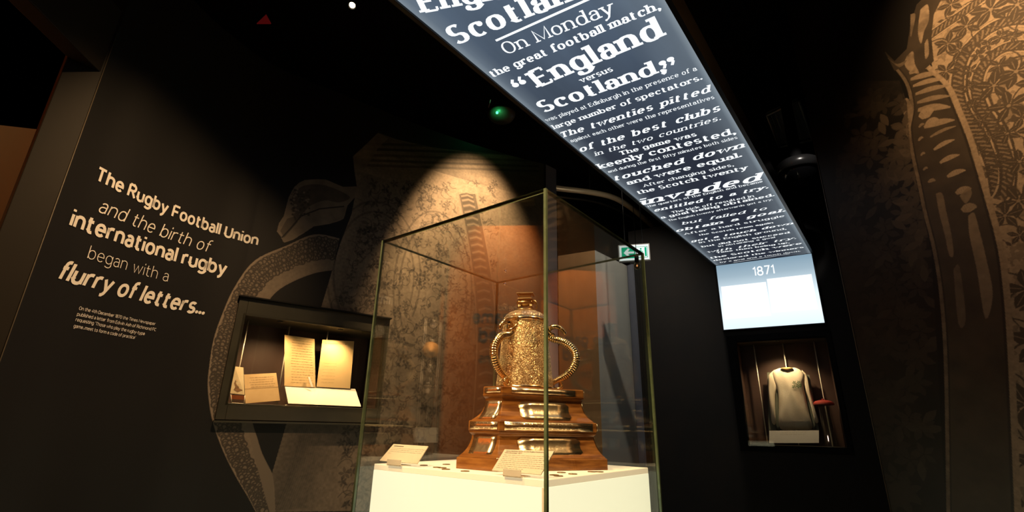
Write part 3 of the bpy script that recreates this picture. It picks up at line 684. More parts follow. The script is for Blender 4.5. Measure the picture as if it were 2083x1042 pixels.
dirS = (LQ[3]-LQ[0])[:2]; dirS = dirS/np.linalg.norm(dirS); dirS3 = np.array([*dirS, 0]); back = -dirS3*1.1
corners = [LQ[0]+back, LQ[1]+back, LQ[2], LQ[3]]
box_root = empty('ceiling_lightbox', (*((LQ[0]+LQ[2])/2)[:2], 3.0), 'long ceiling lightbox printed with white newspaper text on slate blue', 'lightbox')
mb = MB(); mb.add(corners, [[0, 1, 2, 3]]); mb.uv = [(0, 0), (1, 0), (1, 1), (0, 1)]; mb.build('diffuser_panel', M_LB, box_root)
up = np.array([0, 0, 1.]); acr = (LQ[1]-LQ[0]); acr = acr/np.linalg.norm(acr)
rim = MB()
o_l = [corners[0]-acr*.03, corners[3]-acr*.03]; o_r = [corners[1]+acr*.03, corners[2]+acr*.03]
rim.box6([o_l[0]-up*.012, corners[0]-up*.012, corners[3]-up*.012, o_l[1]-up*.012]+[p+up*.16 for p in (o_l[0], corners[0], corners[3], o_l[1])])
rim.build('side_rail', M_DARKMET, box_root)
rim = MB(); rim.box6([corners[1]-up*.012, o_r[0]-up*.012, o_r[1]-up*.012, corners[2]-up*.012]+[p+up*.16 for p in (corners[1], o_r[0], o_r[1], corners[2])]); rim.build('side_rail', M_DARKMET, box_root)
MB().box6([p+up*.02 for p in corners]+[p+up*.15 for p in corners]).build('housing', M_BLACK, box_root)
for t in (.25, .75):
    for cc in (0, 1):
        p = corners[cc]*(1-t)+corners[3-cc]*t+(acr if cc == 0 else -acr)*.08; MB().tube([p+up*.15, p+up*(ZTOP-3.0)], .004, 6).build('suspension_cable', M_DARKMET, box_root)
def zz1(x, y): return (780+x/2.9757, y/2.9757)
def zz2(x, y): return (1080+x/2.3683, 120+y/2.3683)
def zz3(x, y): return (1280+x/5.2075, 360+y/5.2075)
SL = dict(W=.16, w=.078, slab=True, track=.085, space=.24); SLL = dict(W=.115, w=.068, slab=True, track=.10, space=.24); SLI = dict(W=.18, w=.08, slab=True, shear=.28, track=.12, space=.32)
SLIL = dict(W=.12, w=.065, slab=True, shear=.28, track=.13, space=.3); SLB = dict(W=.19, w=.078, slab=True, track=.085, space=.24); SLO = dict(W=.10, w=.055, slab=True, track=.11, space=.24); SQ = dict(W=.055, w=.05, slab=True, track=.07)
LINES = [
 ('England', zz1(235, 75), (1130, -22), SLB, 1.0), ('Scotland', (927, 91), (1215, -18), SLB, 1.0),
 ('On Monday', zz1(745, 330), zz1(1400, 75), SLO, 1.05), ('the great football match,', zz1(662, 468), zz1(1680, 52), SLB, 1.05),
 ('“', zz1(884, 618), zz1(955, 591), SQ, .95), ('England', zz1(940, 527), zz1(1700, 215), SLB, 1.12), ('versus', zz1(1200, 502), zz1(1392, 428), SL, 1.1), ('Scotland,', zz1(965, 682), zz1(1712, 425), SLB, 1.0), ('”', zz1(1770, 508), zz1(1850, 475), SQ, .95),
 ('was played at Edinburgh in the presence of a', zz1(990, 737), zz1(1898, 425), SLL, 1.2), ('large number of spectators.', zz1(1035, 782), zz1(1932, 480), SL, 1.0),
 ('The twenties pitted', zz1(1078, 836), zz1(1975, 556), SLI, 1.05), ('against each other were the representatives', zz2(195, 402), zz2(885, 190), SLL, 1.2), ('of the best clubs', zz2(238, 449), zz2(912, 248), SLI, 1.0),
 ('in the two countries.', zz2(312, 467), zz2(915, 293), SLIL, .95), ('The game was', zz2(432, 464), zz2(800, 370), SL, 1.0), ('keenly contested,', zz2(333, 530), zz2(988, 358), SL, 1.0),
 ('and during the first fifty minutes both sides', zz2(375, 549), zz2(996, 383), SLL, 1.2), ('touched down', zz2(402, 588), zz2(1025, 426), SLI, .88), ('and were equal.', zz2(467, 607), zz2(1018, 470), SL, .9),
 ('After changing sides,', zz2(545, 617), zz2(978, 515), SLL, 1.0), ('the Scotch twenty', zz2(517, 652), zz2(1045, 530), SL, 1.0), ('invaded', zz2(532, 706), zz2(1100, 585), SLI, .80),
 ('the quarters of the English and became', zz3(200, 322), zz3(1415, 55), SLL, 1.1), ('entitled to a try.', zz3(265, 370), zz3(1470, 120), SLI, .9), ('The kick off resulted in', zz3(455, 387), zz3(1322, 210), SLL, 1.05),
 ('a goal being obtained.', zz3(340, 443), zz3(1540, 200), SL, .85), ('The English twenty afterwards got a try.', zz3(420, 469), zz3(1520, 245), SLL, 1.1), ('but failed to', zz3(560, 507), zz3(1450, 345), SLIL, .78),
 ('obtain a goal.', zz3(495, 584), zz3(1650, 365), SLI, .72), ('After a hard struggle', zz3(585, 614), zz3(1645, 420), SLL, .75), ('the Scotch team again', zz3(740, 623), zz3(1525, 490), SL, .85),
 ('got a touch down', zz3(655, 692), zz3(1730, 500), SLI, .78), ('in the English ground,', zz3(745, 703), zz3(1665, 555), SLL, .85), ('but did not succeed', zz3(770, 747), zz3(1700, 595), SL, .78), ('in obtaining a goal', zz3(950, 742), zz3(1545, 645), SLL, .9),
 ('with their try.', zz3(825, 807), zz3(1765, 655), SLIL, .72), ('Time then being up,', zz3(925, 810), zz3(1700, 700), SL, .8), ('the Scotch were', zz3(860, 867), zz3(1830, 710), SL, .72), ('declared the winners', zz3(895, 892), zz3(1850, 750), SL, .75),
 ('by a goal and a touch down.', zz3(965, 910), zz3(1815, 790), SLL, .85)]
for text, a, b, st, hs in LINES:
    A3, B3 = atz(*a, 2.997), atz(*b, 2.997); ex = B3-A3; L = np.linalg.norm(ex); ex = ex/L; ey = np.array([ex[1], -ex[0], 0]); ey = ey if ey@dirS3 < 0 else -ey
    q_, wd = lettering(text, **st); sc_ = L/wd
    lay('lettering', M_LBT, lambda x, y, A3=A3, ex=ex, ey=ey: A3+ex*x+ey*y, text, L, sc_*hs, box_root, **st)
for a, b, wd in ((zz1(685, 252), zz1(1250, 0), .014), (zz3(1105, 908), zz3(1700, 816), .006)):
    A3, B3 = atz(*a, 2.997), atz(*b, 2.997); ex = (B3-A3)/np.linalg.norm(B3-A3); ey = np.array([ex[1], -ex[0], 0])*wd
    MB().add([A3, B3, B3+ey, A3+ey], [[0, 1, 2, 3]]).build('ruled_line', M_LBT, box_root)

# ---- the upright 1871 lightbox at its far end
wl = empty('wall_lightbox', frN(frN.L/2, -.02, lp(1560, 665)[1]), 'glowing pale blue 1871 lightbox on the wall above the white jersey case', 'lightbox')
fz0 = min(lp(1474, 672)[1], lp(1678, 655)[1]); w0 = lp(1460, 560)[0]-.01; w1 = frN.L; zt_ = 2.985
w0 = 0.0
m = bpy.data.materials.new('backlit_pale_blue'); m.use_nodes = True; nt = m.node_tree; nt.nodes.clear(); N = nt.nodes.new; K = nt.links.new
tc = N('ShaderNodeTexCoord'); sx = N('ShaderNodeSeparateXYZ'); K(tc.outputs['UV'], sx.inputs[0]); cr = N('ShaderNodeValToRGB'); e = cr.color_ramp.elements
e[0].position = 0; e[0].color = (.74, .88, .97, 1); e[1].position = 1; e[1].color = (.22, .33, .42, 1)
for p_, c_ in ((.2, (.86, .96, 1)), (.42, (.78, .91, .98)), (.8, (.33, .44, .52))):
    q_ = e.new(p_); q_.color = (*c_, 1)
K(sx.outputs[1], cr.inputs[0]); em = N('ShaderNodeEmission'); K(cr.outputs[0], em.inputs[0]); em.inputs[1].default_value = 1.12; o = N('ShaderNodeOutputMaterial'); K(em.outputs[0], o.inputs[0])
mb = MB(); mb.add([frN(w0, -.03, fz0), frN(w1, -.03, fz0), frN(w1, -.03, zt_), frN(w0, -.03, zt_)], [[0, 1, 2, 3]]); mb.uv = [(0, 0), (1, 0), (1, 1), (0, 1)]; mb.build('diffuser_panel', m, wl)
mb = MB(); mb.fbox(frN, w0-.012, w1+.012, -.028, .003, fz0-.012, zt_); mb.build('housing', M_DARKMET, wl)
pa, pb = lp(1532, 561, -.032), lp(1577, 556.5, -.032)
lay('lettering', M_LBT, lambda x, y: frN(pa[0]+x, -.032, (pa[1]+pb[1])/2+y), '1871', pb[0]-pa[0], (pb[0]-pa[0])/1.62*1.0, wl, W=.11, track=.06)
M_DOC = emis('backlit_document', (.96, .99, 1), 1.25)
ya, yb = lp(1560, 568, -.031)[1], lp(1600, 630, -.031)[1]
dl, dm, dr = lp(1463, 578, -.031)[0]+.015, lp(1558, 566, -.031)[0], lp(1657, 555, -.031)[0]-.03
for x0, x1, dz in ((dl, dm-.006, -.03), (dm+.006, dr, .0)):
    mb = MB(); mb.fbox(frN, x0, x1, -.034, -.031, yb-.02+dz, ya+dz); mb.build('backlit_document', M_DOC, wl)

# ================================================================== WALL CASES
def wall_case(fr, a0, a1, z0, z1, depth, bw, bt, bb, label, proud=.012, name='display_case', frame_mat=M_FRAME, light=None, glow=None):
    """bw: side border, bt: top border, bb: bottom border"""
    root = empty(name, fr((a0+a1)/2, 0, z0), label, 'display case')
    fb = MB(); fb.fbox(fr, a0, a0+bw, -proud, .03, z0, z1).build('frame_stile', frame_mat, root, bevel=.002)
    fb = MB(); fb.fbox(fr, a1-bw*.5, a1, -proud, .03, z0, z1).build('frame_stile', frame_mat, root, bevel=.002)
    fb = MB(); fb.fbox(fr, a0+bw, a1-bw*.5, -proud, .03, z1-bt, z1).build('frame_rail', frame_mat, root, bevel=.002)
    fb = MB(); fb.fbox(fr, a0+bw, a1-bw*.5, -proud, .03, z0, z0+bb).build('frame_rail', frame_mat, root, bevel=.002)
    MB().fbox(fr, a0+bw, a1-bw*.5, depth, depth+.01, z0+bb, z1-bt).build('back_panel', M_BACKP, root)
    MB().fbox(fr, a0+bw-.01, a0+bw, .03, depth, z0+bb, z1-bt).build('side_panel', M_BACKP, root)
    MB().fbox(fr, a1-bw*.5, a1-bw*.5+.01, .03, depth, z0+bb, z1-bt).build('side_panel', M_BACKP, root)
    MB().fbox(fr, a0+bw-.01, a1-bw*.5+.01, .03, depth, z1-bt, z1-bt+.01).build('top_panel', M_FRAME, root)
    MB().fbox(fr, a0+bw-.01, a1-bw*.5+.01, .03, depth, z0+bb-.01, z0+bb).build('bottom_panel', M_FRAME, root)
    MB().fbox(fr, a0+bw-.012, a1-bw*.5+.012, -.004-proud, -proud, z0+bb-.012, z1-bt+.012).build('glass_pane', M_CASEGL, root)
    return root
# ---- case 1: letters
fr1 = frame(CASE_A, CASE_B)
letters_case = wall_case(fr1, 0, fr1.L, CZ0, CZ1, .28, .046, .10, .085, 'dark recessed wall case of old letters, under the jug serpent', proud=.014)
MB().fbox(fr1, -.006, fr1.L+.006, -.03, 0, CZ1, CZ1+.008).build('drip_trim', M_BLACK, letters_case)
MB().fbox(fr1, -.006, fr1.L+.006, -.03, 0, CZ0-.014, CZ0-.004).build('drip_trim', M_FRAME, letters_case)
def z4(x, y): return (420+x/3.594, 580+y/3.594)
def rod(fr, pxt, off, ztop, zbot, case_label, grp, rad=.004):
    p = fr.px(*pxt, off); b = np.array([p[0], p[1], zbot])
    r_ = MB().tube([b+np.array([0, 0, .002]), (p[0], p[1], ztop-.002)], rad, 8).build('steel_rod', M_STEEL, base=b); tag(r_, case_label, 'rod', grp)
    return r_
zin1 = CZ1-.10; zin0 = CZ0+.085
rod(fr1, z4(290, 350), .10, zin1, zin0, 'leftmost steel rod in the letters case, behind the small photograph', 'steel rods in the letters case')
rod(fr1, z4(608, 310), .16, zin1, zin0, 'middle steel rod in the letters case, rising behind the tall left letter', 'steel rods in the letters case')
rod(fr1, z4(888, 345), .16, zin1, zin0, 'rightmost steel rod in the letters case, rising behind the right letter', 'steel rods in the letters case')
def sheet(fr, quad, offs, thick, name, m, label, cat, grp=None):
    """card/paper: picture corners tl, tr, br, bl with a depth each behind the case front"""
    q_ = [fr.px(*p, o_) for p, o_ in zip(quad, offs)]; mb_ = MB(); mb_.slab(q_, thick)
    base = (q_[2]+q_[3])/2; root = empty(name, base, label, cat, grp); mb_.build('sheet' if cat != 'label' else 'card', m, root)
    return root, q_
def surf(q_, lift=.0012):
    tl_, tr_, br_, bl_ = q_; n = np.cross(tr_-tl_, bl_-tl_); n /= np.linalg.norm(n); n = n if n@(tl_-O) < 0 else -n
    return lambda u, v: (tl_*(1-u)+tr_*u)*(1-v)+(bl_*(1-u)+br_*u)*v+n*lift
def handwriting(root, q_, rows, u0=.1, u1=.9, hh=.014, v0=.08, v1=.92, seed=1, m=M_INK):
    s_ = surf(q_); rg = random.Random(seed); mb_ = MB()
    for r_ in range(rows):
        v = v0+(v1-v0)*r_/max(1, rows-1); u = u0+rg.random()*.05
        while u < u1-.02:
            l = rg.uniform(.03, .10); k = 3
            for i in range(k):
                a = u+l*i/k; b = min(u1, u+l*(i+.8)/k); h_ = hh*rg.uniform(.25, .6); d_ = rg.uniform(-.3, .3)*hh; mb_.add([s_(a, v+d_), s_(b, v-d_), s_(b, v-d_+h_), s_(a, v+d_+h_)], [[0, 1, 2, 3]])
            u += l+.02
    return mb_.build('handwriting', m, root)
lt, q = sheet(fr1, [z4(572, 365), z4(790, 395), z4(797, 748), z4(570, 738)], (.14, .14, .11, .11), .003, 'handwritten_letter', M_PAPER2, 'tall handwritten letter, left of the two upright in the wall case', 'letter', 'upright letters'); handwriting(lt, q, 17, .2, .92, seed=2)
lt, q = sheet(fr1, [z4(848, 400), z4(1080, 412), z4(1050, 757), z4(805, 744)], (.14, .14, .11, .11), .003, 'handwritten_letter', M_PAPER2, 'blank-looking upright letter with heading, right in the wall case', 'letter', 'upright letters')
handwriting(lt, q, 1, .08, .75, .03, .07, .07, seed=3); handwriting(lt, q, 7, .1, .5, .010, .5, .9, seed=8)
lt, q = sheet(fr1, [z4(275, 655), z4(510, 643), z4(538, 845), z4(285, 866)], (.10, .10, .07, .07), .003, 'old_card', M_PAPER, 'creased low paper letter beside the small portrait photograph', 'letter'); handwriting(lt, q, 5, .15, .9, .03, .12, .45, seed=4)
s_ = surf(q); MB().add([s_(.0, .505), s_(1, .505), s_(1, .515), s_(0, .515)], [[0, 1, 2, 3]]).build('crease', M_INK, lt)
ph, q = sheet(fr1, [z4(207, 595), z4(270, 603), z4(278, 803), z4(174, 792)], (.05, .07, .07, .05), .002, 'portrait_photograph', mat('cream_photo_mount', (.8, .66, .42), .5, noise=(20, (.74, .58, .34))), 'small cream portrait photograph on a clear stand, left in the wall case', 'photograph')
s_ = surf(q, .001); rg = random.Random(2); mb = MB()
def blob(mb_, s_, pts, lift=0): mb_.add([s_(*p) for p in pts], [list(range(len(pts)))])
blob(mb, s_, [(.3, .45), (.45, .36), (.62, .40), (.72, .55), (.8, .62), (.72, .72), (.86, .86), (.5, .93), (.2, .86), (.3, .75), (.16, .62)]); sf = mb.build('sitter_figure', mat('sepia', (.30, .16, .07), .6, noise=(60, (.16, .08, .03))), ph)
mb = MB(); sb_ = surf(q, .002); blob(mb, sb_, [(.36+.12*math.cos(a), .50+.05*math.sin(a)) for a in np.linspace(0, 6.28, 10)[:-1]]); blob(mb, sb_, [(.55, .62), (.66, .64), (.62, .74), (.5, .72)]); mb.build('sitter_face', mat('sepia_light', (.7, .5, .28), .6), sf)
sa = [fr1.px(*z4(x, y), .055) for x, y in ((178, 800), (280, 808), (275, 868), (184, 862))]
st_ = empty('acrylic_stand', sa[3], 'clear acrylic stand carrying the small portrait photograph', 'stand')
MB().slab(sa, .004).build('front_plate', M_ACRYL, st_)
for i, j in ((3, 2), (0, 3), (1, 2)): MB().tube([sa[i]-fr1(0, .003, 0)*0, sa[j]], .0022, 6).build('bright_edge', mat('bright_acrylic_edge', (.9, .8, .6), .2), st_)
MB().slab([sa[0]*.98+sa[3]*.02+np.array([0, 0, -.002]), sa[1]*.98+sa[2]*.02, sa[1]*.45+sa[2]*.55, sa[0]*.45+sa[3]*.55], .001).build('colour_strip', mat('red_brown_strip', (.35, .10, .03), .4), st_)
lbl = [fr1.px(*z4(572, 733), .12), fr1.px(*z4(1088, 760), .12), fr1.px(*z4(1130, 889), .02), fr1.px(*z4(598, 866), .02)]
rt = empty('caption_card', (lbl[2]+lbl[3])/2, 'white sloping caption panel below the two tall letters', 'label')
MB().slab(lbl, .004).build('card', M_WHITE, rt)
pf = fr1.px(*z4(582, 876), .01); kn = MB().lathe(pf-np.array([0, 0, .012]), [(.0, 0), (.008, 0), (.010, .006), (.006, .012), (0, .014)], 12).build('stand_foot', M_CHROME, rt)
cl = MB().slab([fr1.px(*z4(742, 672), .10), fr1.px(*z4(756, 672), .10), fr1.px(*z4(782, 746), .09), fr1.px(*z4(766, 746), .09)], .003).build('reflection_strip', emis('dummy', (1, 1, 1)) if False else M_WHITE, base=fr1.px(*z4(774, 746), .09)); tag(cl, 'thin white strip standing in for a reflection between the two tall letters', 'clip')  # white sliver modelled in place of a light reflection
def case_lamp(p, t, power, ang=120, col=(1, .66, .30)):
    return spot('case_lamp_beam', tuple(p), tuple(t), power, ang, .8, col, .02)
case_lamp(fr1(.60, .03, zin1-.02), fr1(.52, .10, zin0), 9.5, 140)
case_lamp(fr1(.24, .035, zin1-.02), fr1(.22, .10, zin0), 8, 140)
# downlight pucks that give this light
for a in (.60, .24):
    c = fr1(a, .035, zin1-.006); MB().lathe(c, [(.0, 0), (.016, 0), (.018, .006)], 16).build('downlight_puck', mat('dark_ring', (.05, .05, .05), .4), letters_case)

# ---- case 2: the jersey
def z5(x, y): return (1440+x/2.4219, 500+y/2.4219)
jc = wall_case(frN, JA0, JA1, JZ0, JZ1, .30, .095, .075, .06, 'tall dark wall case with a white jersey, beneath the 1871 lightbox', proud=.010, frame_mat=M_BLACK)
jz1, jz0 = JZ1-.075, JZ0+.06
rod(frN, z5(255, 700), .22, jz1, jz0, 'leftmost steel rod in the jersey case', 'steel rods in the jersey case', .006)
rod(frN, z5(372, 510), .24, jz1, jz0, 'middle steel rod in the jersey case, rising behind the jersey collar', 'steel rods in the jersey case', .006)
rod(frN, z5(562, 700), .22, jz1, jz0, 'rightmost steel rod in the jersey case, behind the red cap', 'steel rods in the jersey case', .006)
M_JER = mat('cream_wool', (.80, .72, .58), .9, noise=(7, (.70, .60, .45)), bump=(120, .4, .004)); M_JG = mat('grey_green_lining', (.16, .17, .13), .9)
def puffy(name, outline, off, thick, m, parent, fr=frN, grid=15):
    P = [fr.loc(fr.px(*z5(*p), off)) for p in outline]; P = np.array(spline(P+[P[0]], 4)[:-1])
    bm_ = bmesh.new(); c = P.mean(0); n = len(P); rings = []
    for k in range(5):
        f_ = 1-k*.22; h_ = thick*math.sqrt(1-f_*f_*.98)
        rings.append([bm_.verts.new(fr(*(lambda q_: (q_[0], off-h_-.004*math.sin(9*q_[0]*6+q_[1]*14), q_[1]))(c+(p-c)*f_))) for p in P])
    for k in range(4):
        for i in range(n): bm_.faces.new((rings[k][i], rings[k][(i+1) % n], rings[k+1][(i+1) % n], rings[k+1][i]))
    bm_.faces.new(rings[4]); bk = [bm_.verts.new(fr(p[0], off+.01, p[1])) for p in P]
    for i in range(n): bm_.faces.new((rings[0][i], bk[i], bk[(i+1) % n], rings[0][(i+1) % n]))
    bm_.faces.new(bk[::-1]); bmesh.ops.recalc_face_normals(bm_, faces=bm_.faces); org = world_loc(parent)
    for v_ in bm_.verts: v_.co -= Vector(org)
    me = bpy.data.meshes.new(name); bm_.to_mesh(me); bm_.free(); me.materials.append(m)
    for p_ in me.polygons: p_.use_smooth = True
    o_ = bpy.data.objects.new(name, me); COL.objects.link(o_); o_.parent = parent; return o_
jr = empty('rugby_jersey', frN.px(*z5(425, 905), .12), 'cream long-sleeved rugby jersey with a green emblem, mounted in the far case', 'jersey')
puffy('torso', [(330, 612), (360, 603), (388, 610), (415, 601), (450, 610), (476, 640), (472, 690), (484, 760), (500, 830), (513, 902), (440, 906), (357, 902), (350, 800), (345, 720), (325, 660), (320, 620)], .19, .03, M_JER, jr)
puffy('sleeve', [(322, 616), (300, 640), (297, 680), (301, 760), (308, 820), (316, 874), (334, 876), (331, 800), (333, 740), (340, 690), (335, 640)], .20, .022, M_JER, jr)
puffy('sleeve', [(462, 612), (488, 640), (500, 690), (520, 770), (533, 820), (545, 866), (528, 870), (510, 800), (494, 750), (478, 700), (468, 650)], .20, .022, M_JER, jr)
puffy('collar', [(356, 604), (388, 599), (418, 603), (400, 612), (375, 612)], .165, .010, mat('stained_collar', (.50, .30, .12), .9), jr)
puffy('side_lining', [(334, 690), (345, 700), (352, 800), (357, 905), (340, 912), (330, 870), (332, 780)], .205, .006, M_JG, jr)
puffy('side_lining', [(478, 690), (490, 740), (512, 810), (528, 870), (532, 905), (512, 905), (498, 820), (480, 750)], .205, .006, M_JG, jr)
bq = [frN.px(*z5(x, y), .215) for x, y in ((292, 624), (500, 636), (548, 908), (300, 912))]; MB().slab(bq, .006).build('mount_board', M_JG, jr)
mg = mat('green_embroidery', (.07, .13, .05), .9); mb = MB(); fe = lambda x, y: frN.px(*z5(x, y), .155)
for cx_, cy_, r_, k in ((425, 675, 9, 5), (447, 674, 9, 5), (424, 694, 9, 4), (446, 692, 11, 5), (436, 684, 7, 4)):
    for i in range(k):
        a = i*6.28/k+.4; mb.add([fe(cx_, cy_), fe(cx_+r_*.7*math.cos(a-.4), cy_+r_*.7*math.sin(a-.4)), fe(cx_+r_*1.2*math.cos(a), cy_+r_*1.2*math.sin(a)), fe(cx_+r_*.7*math.cos(a+.4), cy_+r_*.7*math.sin(a+.4))], [[0, 1, 2, 3]])
for x0, y0, x1, y1 in ((414, 697, 420, 700), (455, 680, 461, 697)): mb.add([fe(x0, y0), fe(x1, y0), fe(x1, y1), fe(x0, y1)], [[0, 1, 2, 3]])
mb.build('emblem', mg, jr)
ql = [frN.px(*z5(x, y), o_) for x, y, o_ in ((302, 912, .06), (547, 910, .06), (547, 972, .03), (302, 973, .03))]; rt = empty('caption_card', (ql[2]+ql[3])/2, 'white caption panel standing below the jersey', 'label')
MB().slab(ql, .004).build('card', M_WHITE, rt); handwriting(rt, ql, 2, .22, .78, .05, .15, .3, seed=9, m=mat('faint_print', (.5, .45, .36), .8))
# cap on a clear stand
cc = frN.px(*z5(568, 768), .11); cap = empty('velvet_hat', cc-np.array([0, 0, .03]), 'small red velvet cap resting right of the jersey', 'cap'); M_RED = mat('red_velvet', (.35, .02, .01), .8, noise=(20, (.22, .012, .008)))
mb = MB(); mb.lathe(cc-np.array([0, 0, .03]), [(.088, 0), (.090, .008), (.085, .020), (.068, .034), (.036, .042), (.0, .045)], 24); mb.build('crown', M_RED, cap)
MB().lathe(cc-np.array([0, 0, .032]), [(.08, -.004), (.091, 0), (.091, .008), (.08, .008)], 24).build('band', mat('dark_red_band', (.16, .01, .008), .7), cap)
MB().lathe(cc+np.array([0, 0, .012]), [(.0, 0), (.01, .003), (.008, .012), (.0, .016)], 12).build('button', M_RED, cap.children[0])
cs = empty('acrylic_stand', (cc[0], cc[1], jz0), 'clear acrylic column under the red cap', 'stand')
MB().lathe((cc[0], cc[1], jz0), [(.06, 0), (.06, .008), (.05, .01), (.05, cc[2]-.04-jz0)], 24).build('column', M_ACRYL, cs)
case_lamp(frN((JA0+JA1)/2, .035, jz1-.02), frN((JA0+JA1)/2, .12, jz0+.1), 22, 120, (1, .72, .38))
MB().lathe(frN((JA0+JA1)/2, .05, jz1-.006), [(.0, 0), (.02, 0), (.022, .006)], 16).build('downlight_puck', MATS['dark_ring'], jc)

# ================================================================== SHOWCASE
TH = .6657; C0 = np.array([.1055, 1.442]); dR = np.array([math.sin(TH), math.cos(TH)]); dL = np.array([-math.cos(TH), math.sin(TH)]); GA, GB, GT = .775, .84, .010
PZ, GZ = 1.065, 1.94
def G3(a, b, z): p = C0+dR*a+dL*b; return np.array([p[0], p[1], z])
sc_root = empty('glass_showcase', G3(GA/2, GB/2, 0), 'tall glass showcase with green edges on a glowing plinth, holding the trophy', 'showcase')
def pane(a0, a1, b0, b1, z0, z1, faces):
    """glass sheet: its two large faces clear, its four narrow sides green"""
    mb_ = MB(); P = [G3(a0, b0, z0), G3(a1, b0, z0), G3(a1, b1, z0), G3(a0, b1, z0)]; Q = [p+np.array([0, 0, z1-z0]) for p in P]
    mb_.box6(P+Q); mb_.mi = [0 if i in faces else 1 for i in range(6)]; return mb_.build('glass_pane', [M_GLASS, M_EDGE], sc_root)
pane(0, GT, 0, GB, 0, GZ, (3, 5)); pane(GT, GA, 0, GT, 0, GZ, (2, 4)); pane(GA-GT, GA, GT, GB, 0, GZ, (3, 5)); pane(GT, GA-GT, GB-GT, GB, 0, GZ, (2, 4))
mb = MB(); P = [G3(GT, GT, GZ-GT), G3(GA-GT, GT, GZ-GT), G3(GA-GT, GB-GT, GZ-GT), G3(GT, GB-GT, GZ-GT)]; mb.box6(P+[p+np.array([0, 0, GT]) for p in P]); mb.mi = [0, 0, 1, 1, 1, 1]; mb.build('glass_lid', [M_GLASS, M_EDGE], sc_root)
# green arrises: polished mitres along the corners
for (a, b) in ((0, 0), (GA, 0), (0, GB), (GA, GB)):
    sa_ = 1 if a == 0 else -1; sb_ = 1 if b == 0 else -1; k = .0085
    MB().box6([G3(a-sa_*.0008, b-sb_*.0008, .02), G3(a+sa_*k, b-sb_*.0008, .02), G3(a+sa_*k, b+sb_*k, .02), G3(a-sa_*.0008, b+sb_*k, .02)]+[G3(a-sa_*.0008, b-sb_*.0008, GZ), G3(a+sa_*k, b-sb_*.0008, GZ), G3(a+sa_*k, b+sb_*k, GZ), G3(a-sa_*.0008, b+sb_*k, GZ)]).build('corner_seam', M_EDGE, sc_root)
# lit plinth
IN = .032
M_PL = mat('opal_acrylic_lit', (.14, .13, .10), .4, emit=(1, .92, .60), es=1.12)
M_PLT = mat('opal_acrylic_top', (.85, .8, .68), .35, emit=(1, .80, .48), es=.62)
pl = empty('light_plinth', G3(GA/2, GB/2, 0), 'glowing cream opal plinth inside the glass showcase, under the trophy', 'plinth')
a0, a1, b0, b1 = .022, GA-.055, .022, GB-.075
def pbox(name, m, a0, a1, b0, b1, z0, z1, bevel=0):
    P_ = [G3(a0, b0, z0), G3(a1, b0, z0), G3(a1, b1, z0), G3(a0, b1, z0)]; return MB().box6(P_+[p+np.array([0, 0, z1-z0]) for p in P_]).build(name, m, pl, bevel=bevel)
pbox('opal_side', M_PL, a0, a0+.006, b0+.006, b1, .02, PZ-.02); pbox('opal_side', M_PL, a0+.006, a1, b0, b0+.006, .02, PZ-.02); pbox('opal_side', M_PL, a1-.006, a1, b0+.006, b1, .02, PZ-.02); pbox('opal_side', M_PL, a0+.006, a1-.006, b1-.006, b1, .02, PZ-.02)
M_PF = mat('cream_plinth_frame', (.75, .62, .42), .5, emit=(1, .72, .38), es=.45)
pbox('top_slab', M_PLT, a0, a1, b0, b1, PZ-.02, PZ, .002); pbox('corner_post', M_PF, a0-.001, a0+.008, b0-.001, b0+.008, .02, PZ-.02)
pbox('base_board', M_BLACK, a0, a1, b0, b1, 0, .02)
# dark strip closing the gap behind the plinth, and two chrome beads standing in for reflected dots in the back corner
pbl = [atd(1028, 552, 2.35), atd(1027, 578, 2.33), atd(1018, 581, 2.33)]
for p in pbl[:2]:
    b_ = MB(); b_.lathe(p, [(0, -.006), (.006, -.006), (.0075, 0), (.006, .006), (0, .008)], 14, axis=(-.3, -1, -.2)); b_.build('reflection_bead', M_CHROME, sc_root)

# ---- pedestal of the trophy
TC = np.array([.0701, 1.98]); KS, DL = 1.0762, 23.29
def hexa(d, rot=0):
    Wd, Nn = (.352+1.1547*d)*KS, (.125+1.1547*d)*KS; ap = (Wd+2*Nn)/3.4641; out = []
    for j in range(3):
        a = R(-90+DL)+j*2*math.pi/3; n = np.array([math.cos(a), math.sin(a)]); t = np.array([-n[1], n[0]]); out += [TC+n*ap-t*Wd/2, TC+n*ap+t*Wd/2]
    return out
M_WOOD = mat('varnished_oak', (.29, .125, .032), .2, noise=(11, (.12, .042, .010), (1, 1, 7)), bump=(40, .15, .002))
M_SILV = mat('silver_gilt_plate', (.86, .72, .50), .24, 1, bump=(60, .25, .003))
def loft(mb_, levels):
    rings = [[np.array([*p, z]) for p in hexa(d)] for d, z in levels]; n = 6; vs2 = [p for r_ in rings for p in r_]; f2 = []
    for i in range(len(rings)-1):
        for k in range(n): f2.append([i*n+k, i*n+(k+1) % n, (i+1)*n+(k+1) % n, (i+1)*n+k])
    f2.append(list(range(n))[::-1]); f2.append([(len(rings)-1)*n+k for k in range(n)]); mb_.add(vs2, f2)
Zb = PZ; zy = lambda y: Zb+.1224*(985-y)/(985-790) if y >= 790 else Zb+.1224+(.2713-.1224)*(790-y)/(790-572)
pd = empty('trophy_pedestal', (*TC, Zb), 'two-tier varnished oak pedestal with silver plates on the glowing plinth', 'pedestal')
def tier(levels, name): mb_ = MB(); loft(mb_, levels); return mb_.build(name, M_WOOD, pd, bevel=.0015)
tier([(.0314, Zb), (.0314, zy(930)), (.028, zy(926))], 'base_block')
tier([(.027, zy(926)), (.025, zy(921)), (.014, zy(905)), (.004, zy(885)), (-.004, zy(860)), (-.009, zy(835)), (-.010, zy(815)), (-.007, zy(808)), (-.002, zy(803)), (-.001, zy(795)), (-.001, zy(791))], 'lower_tier')
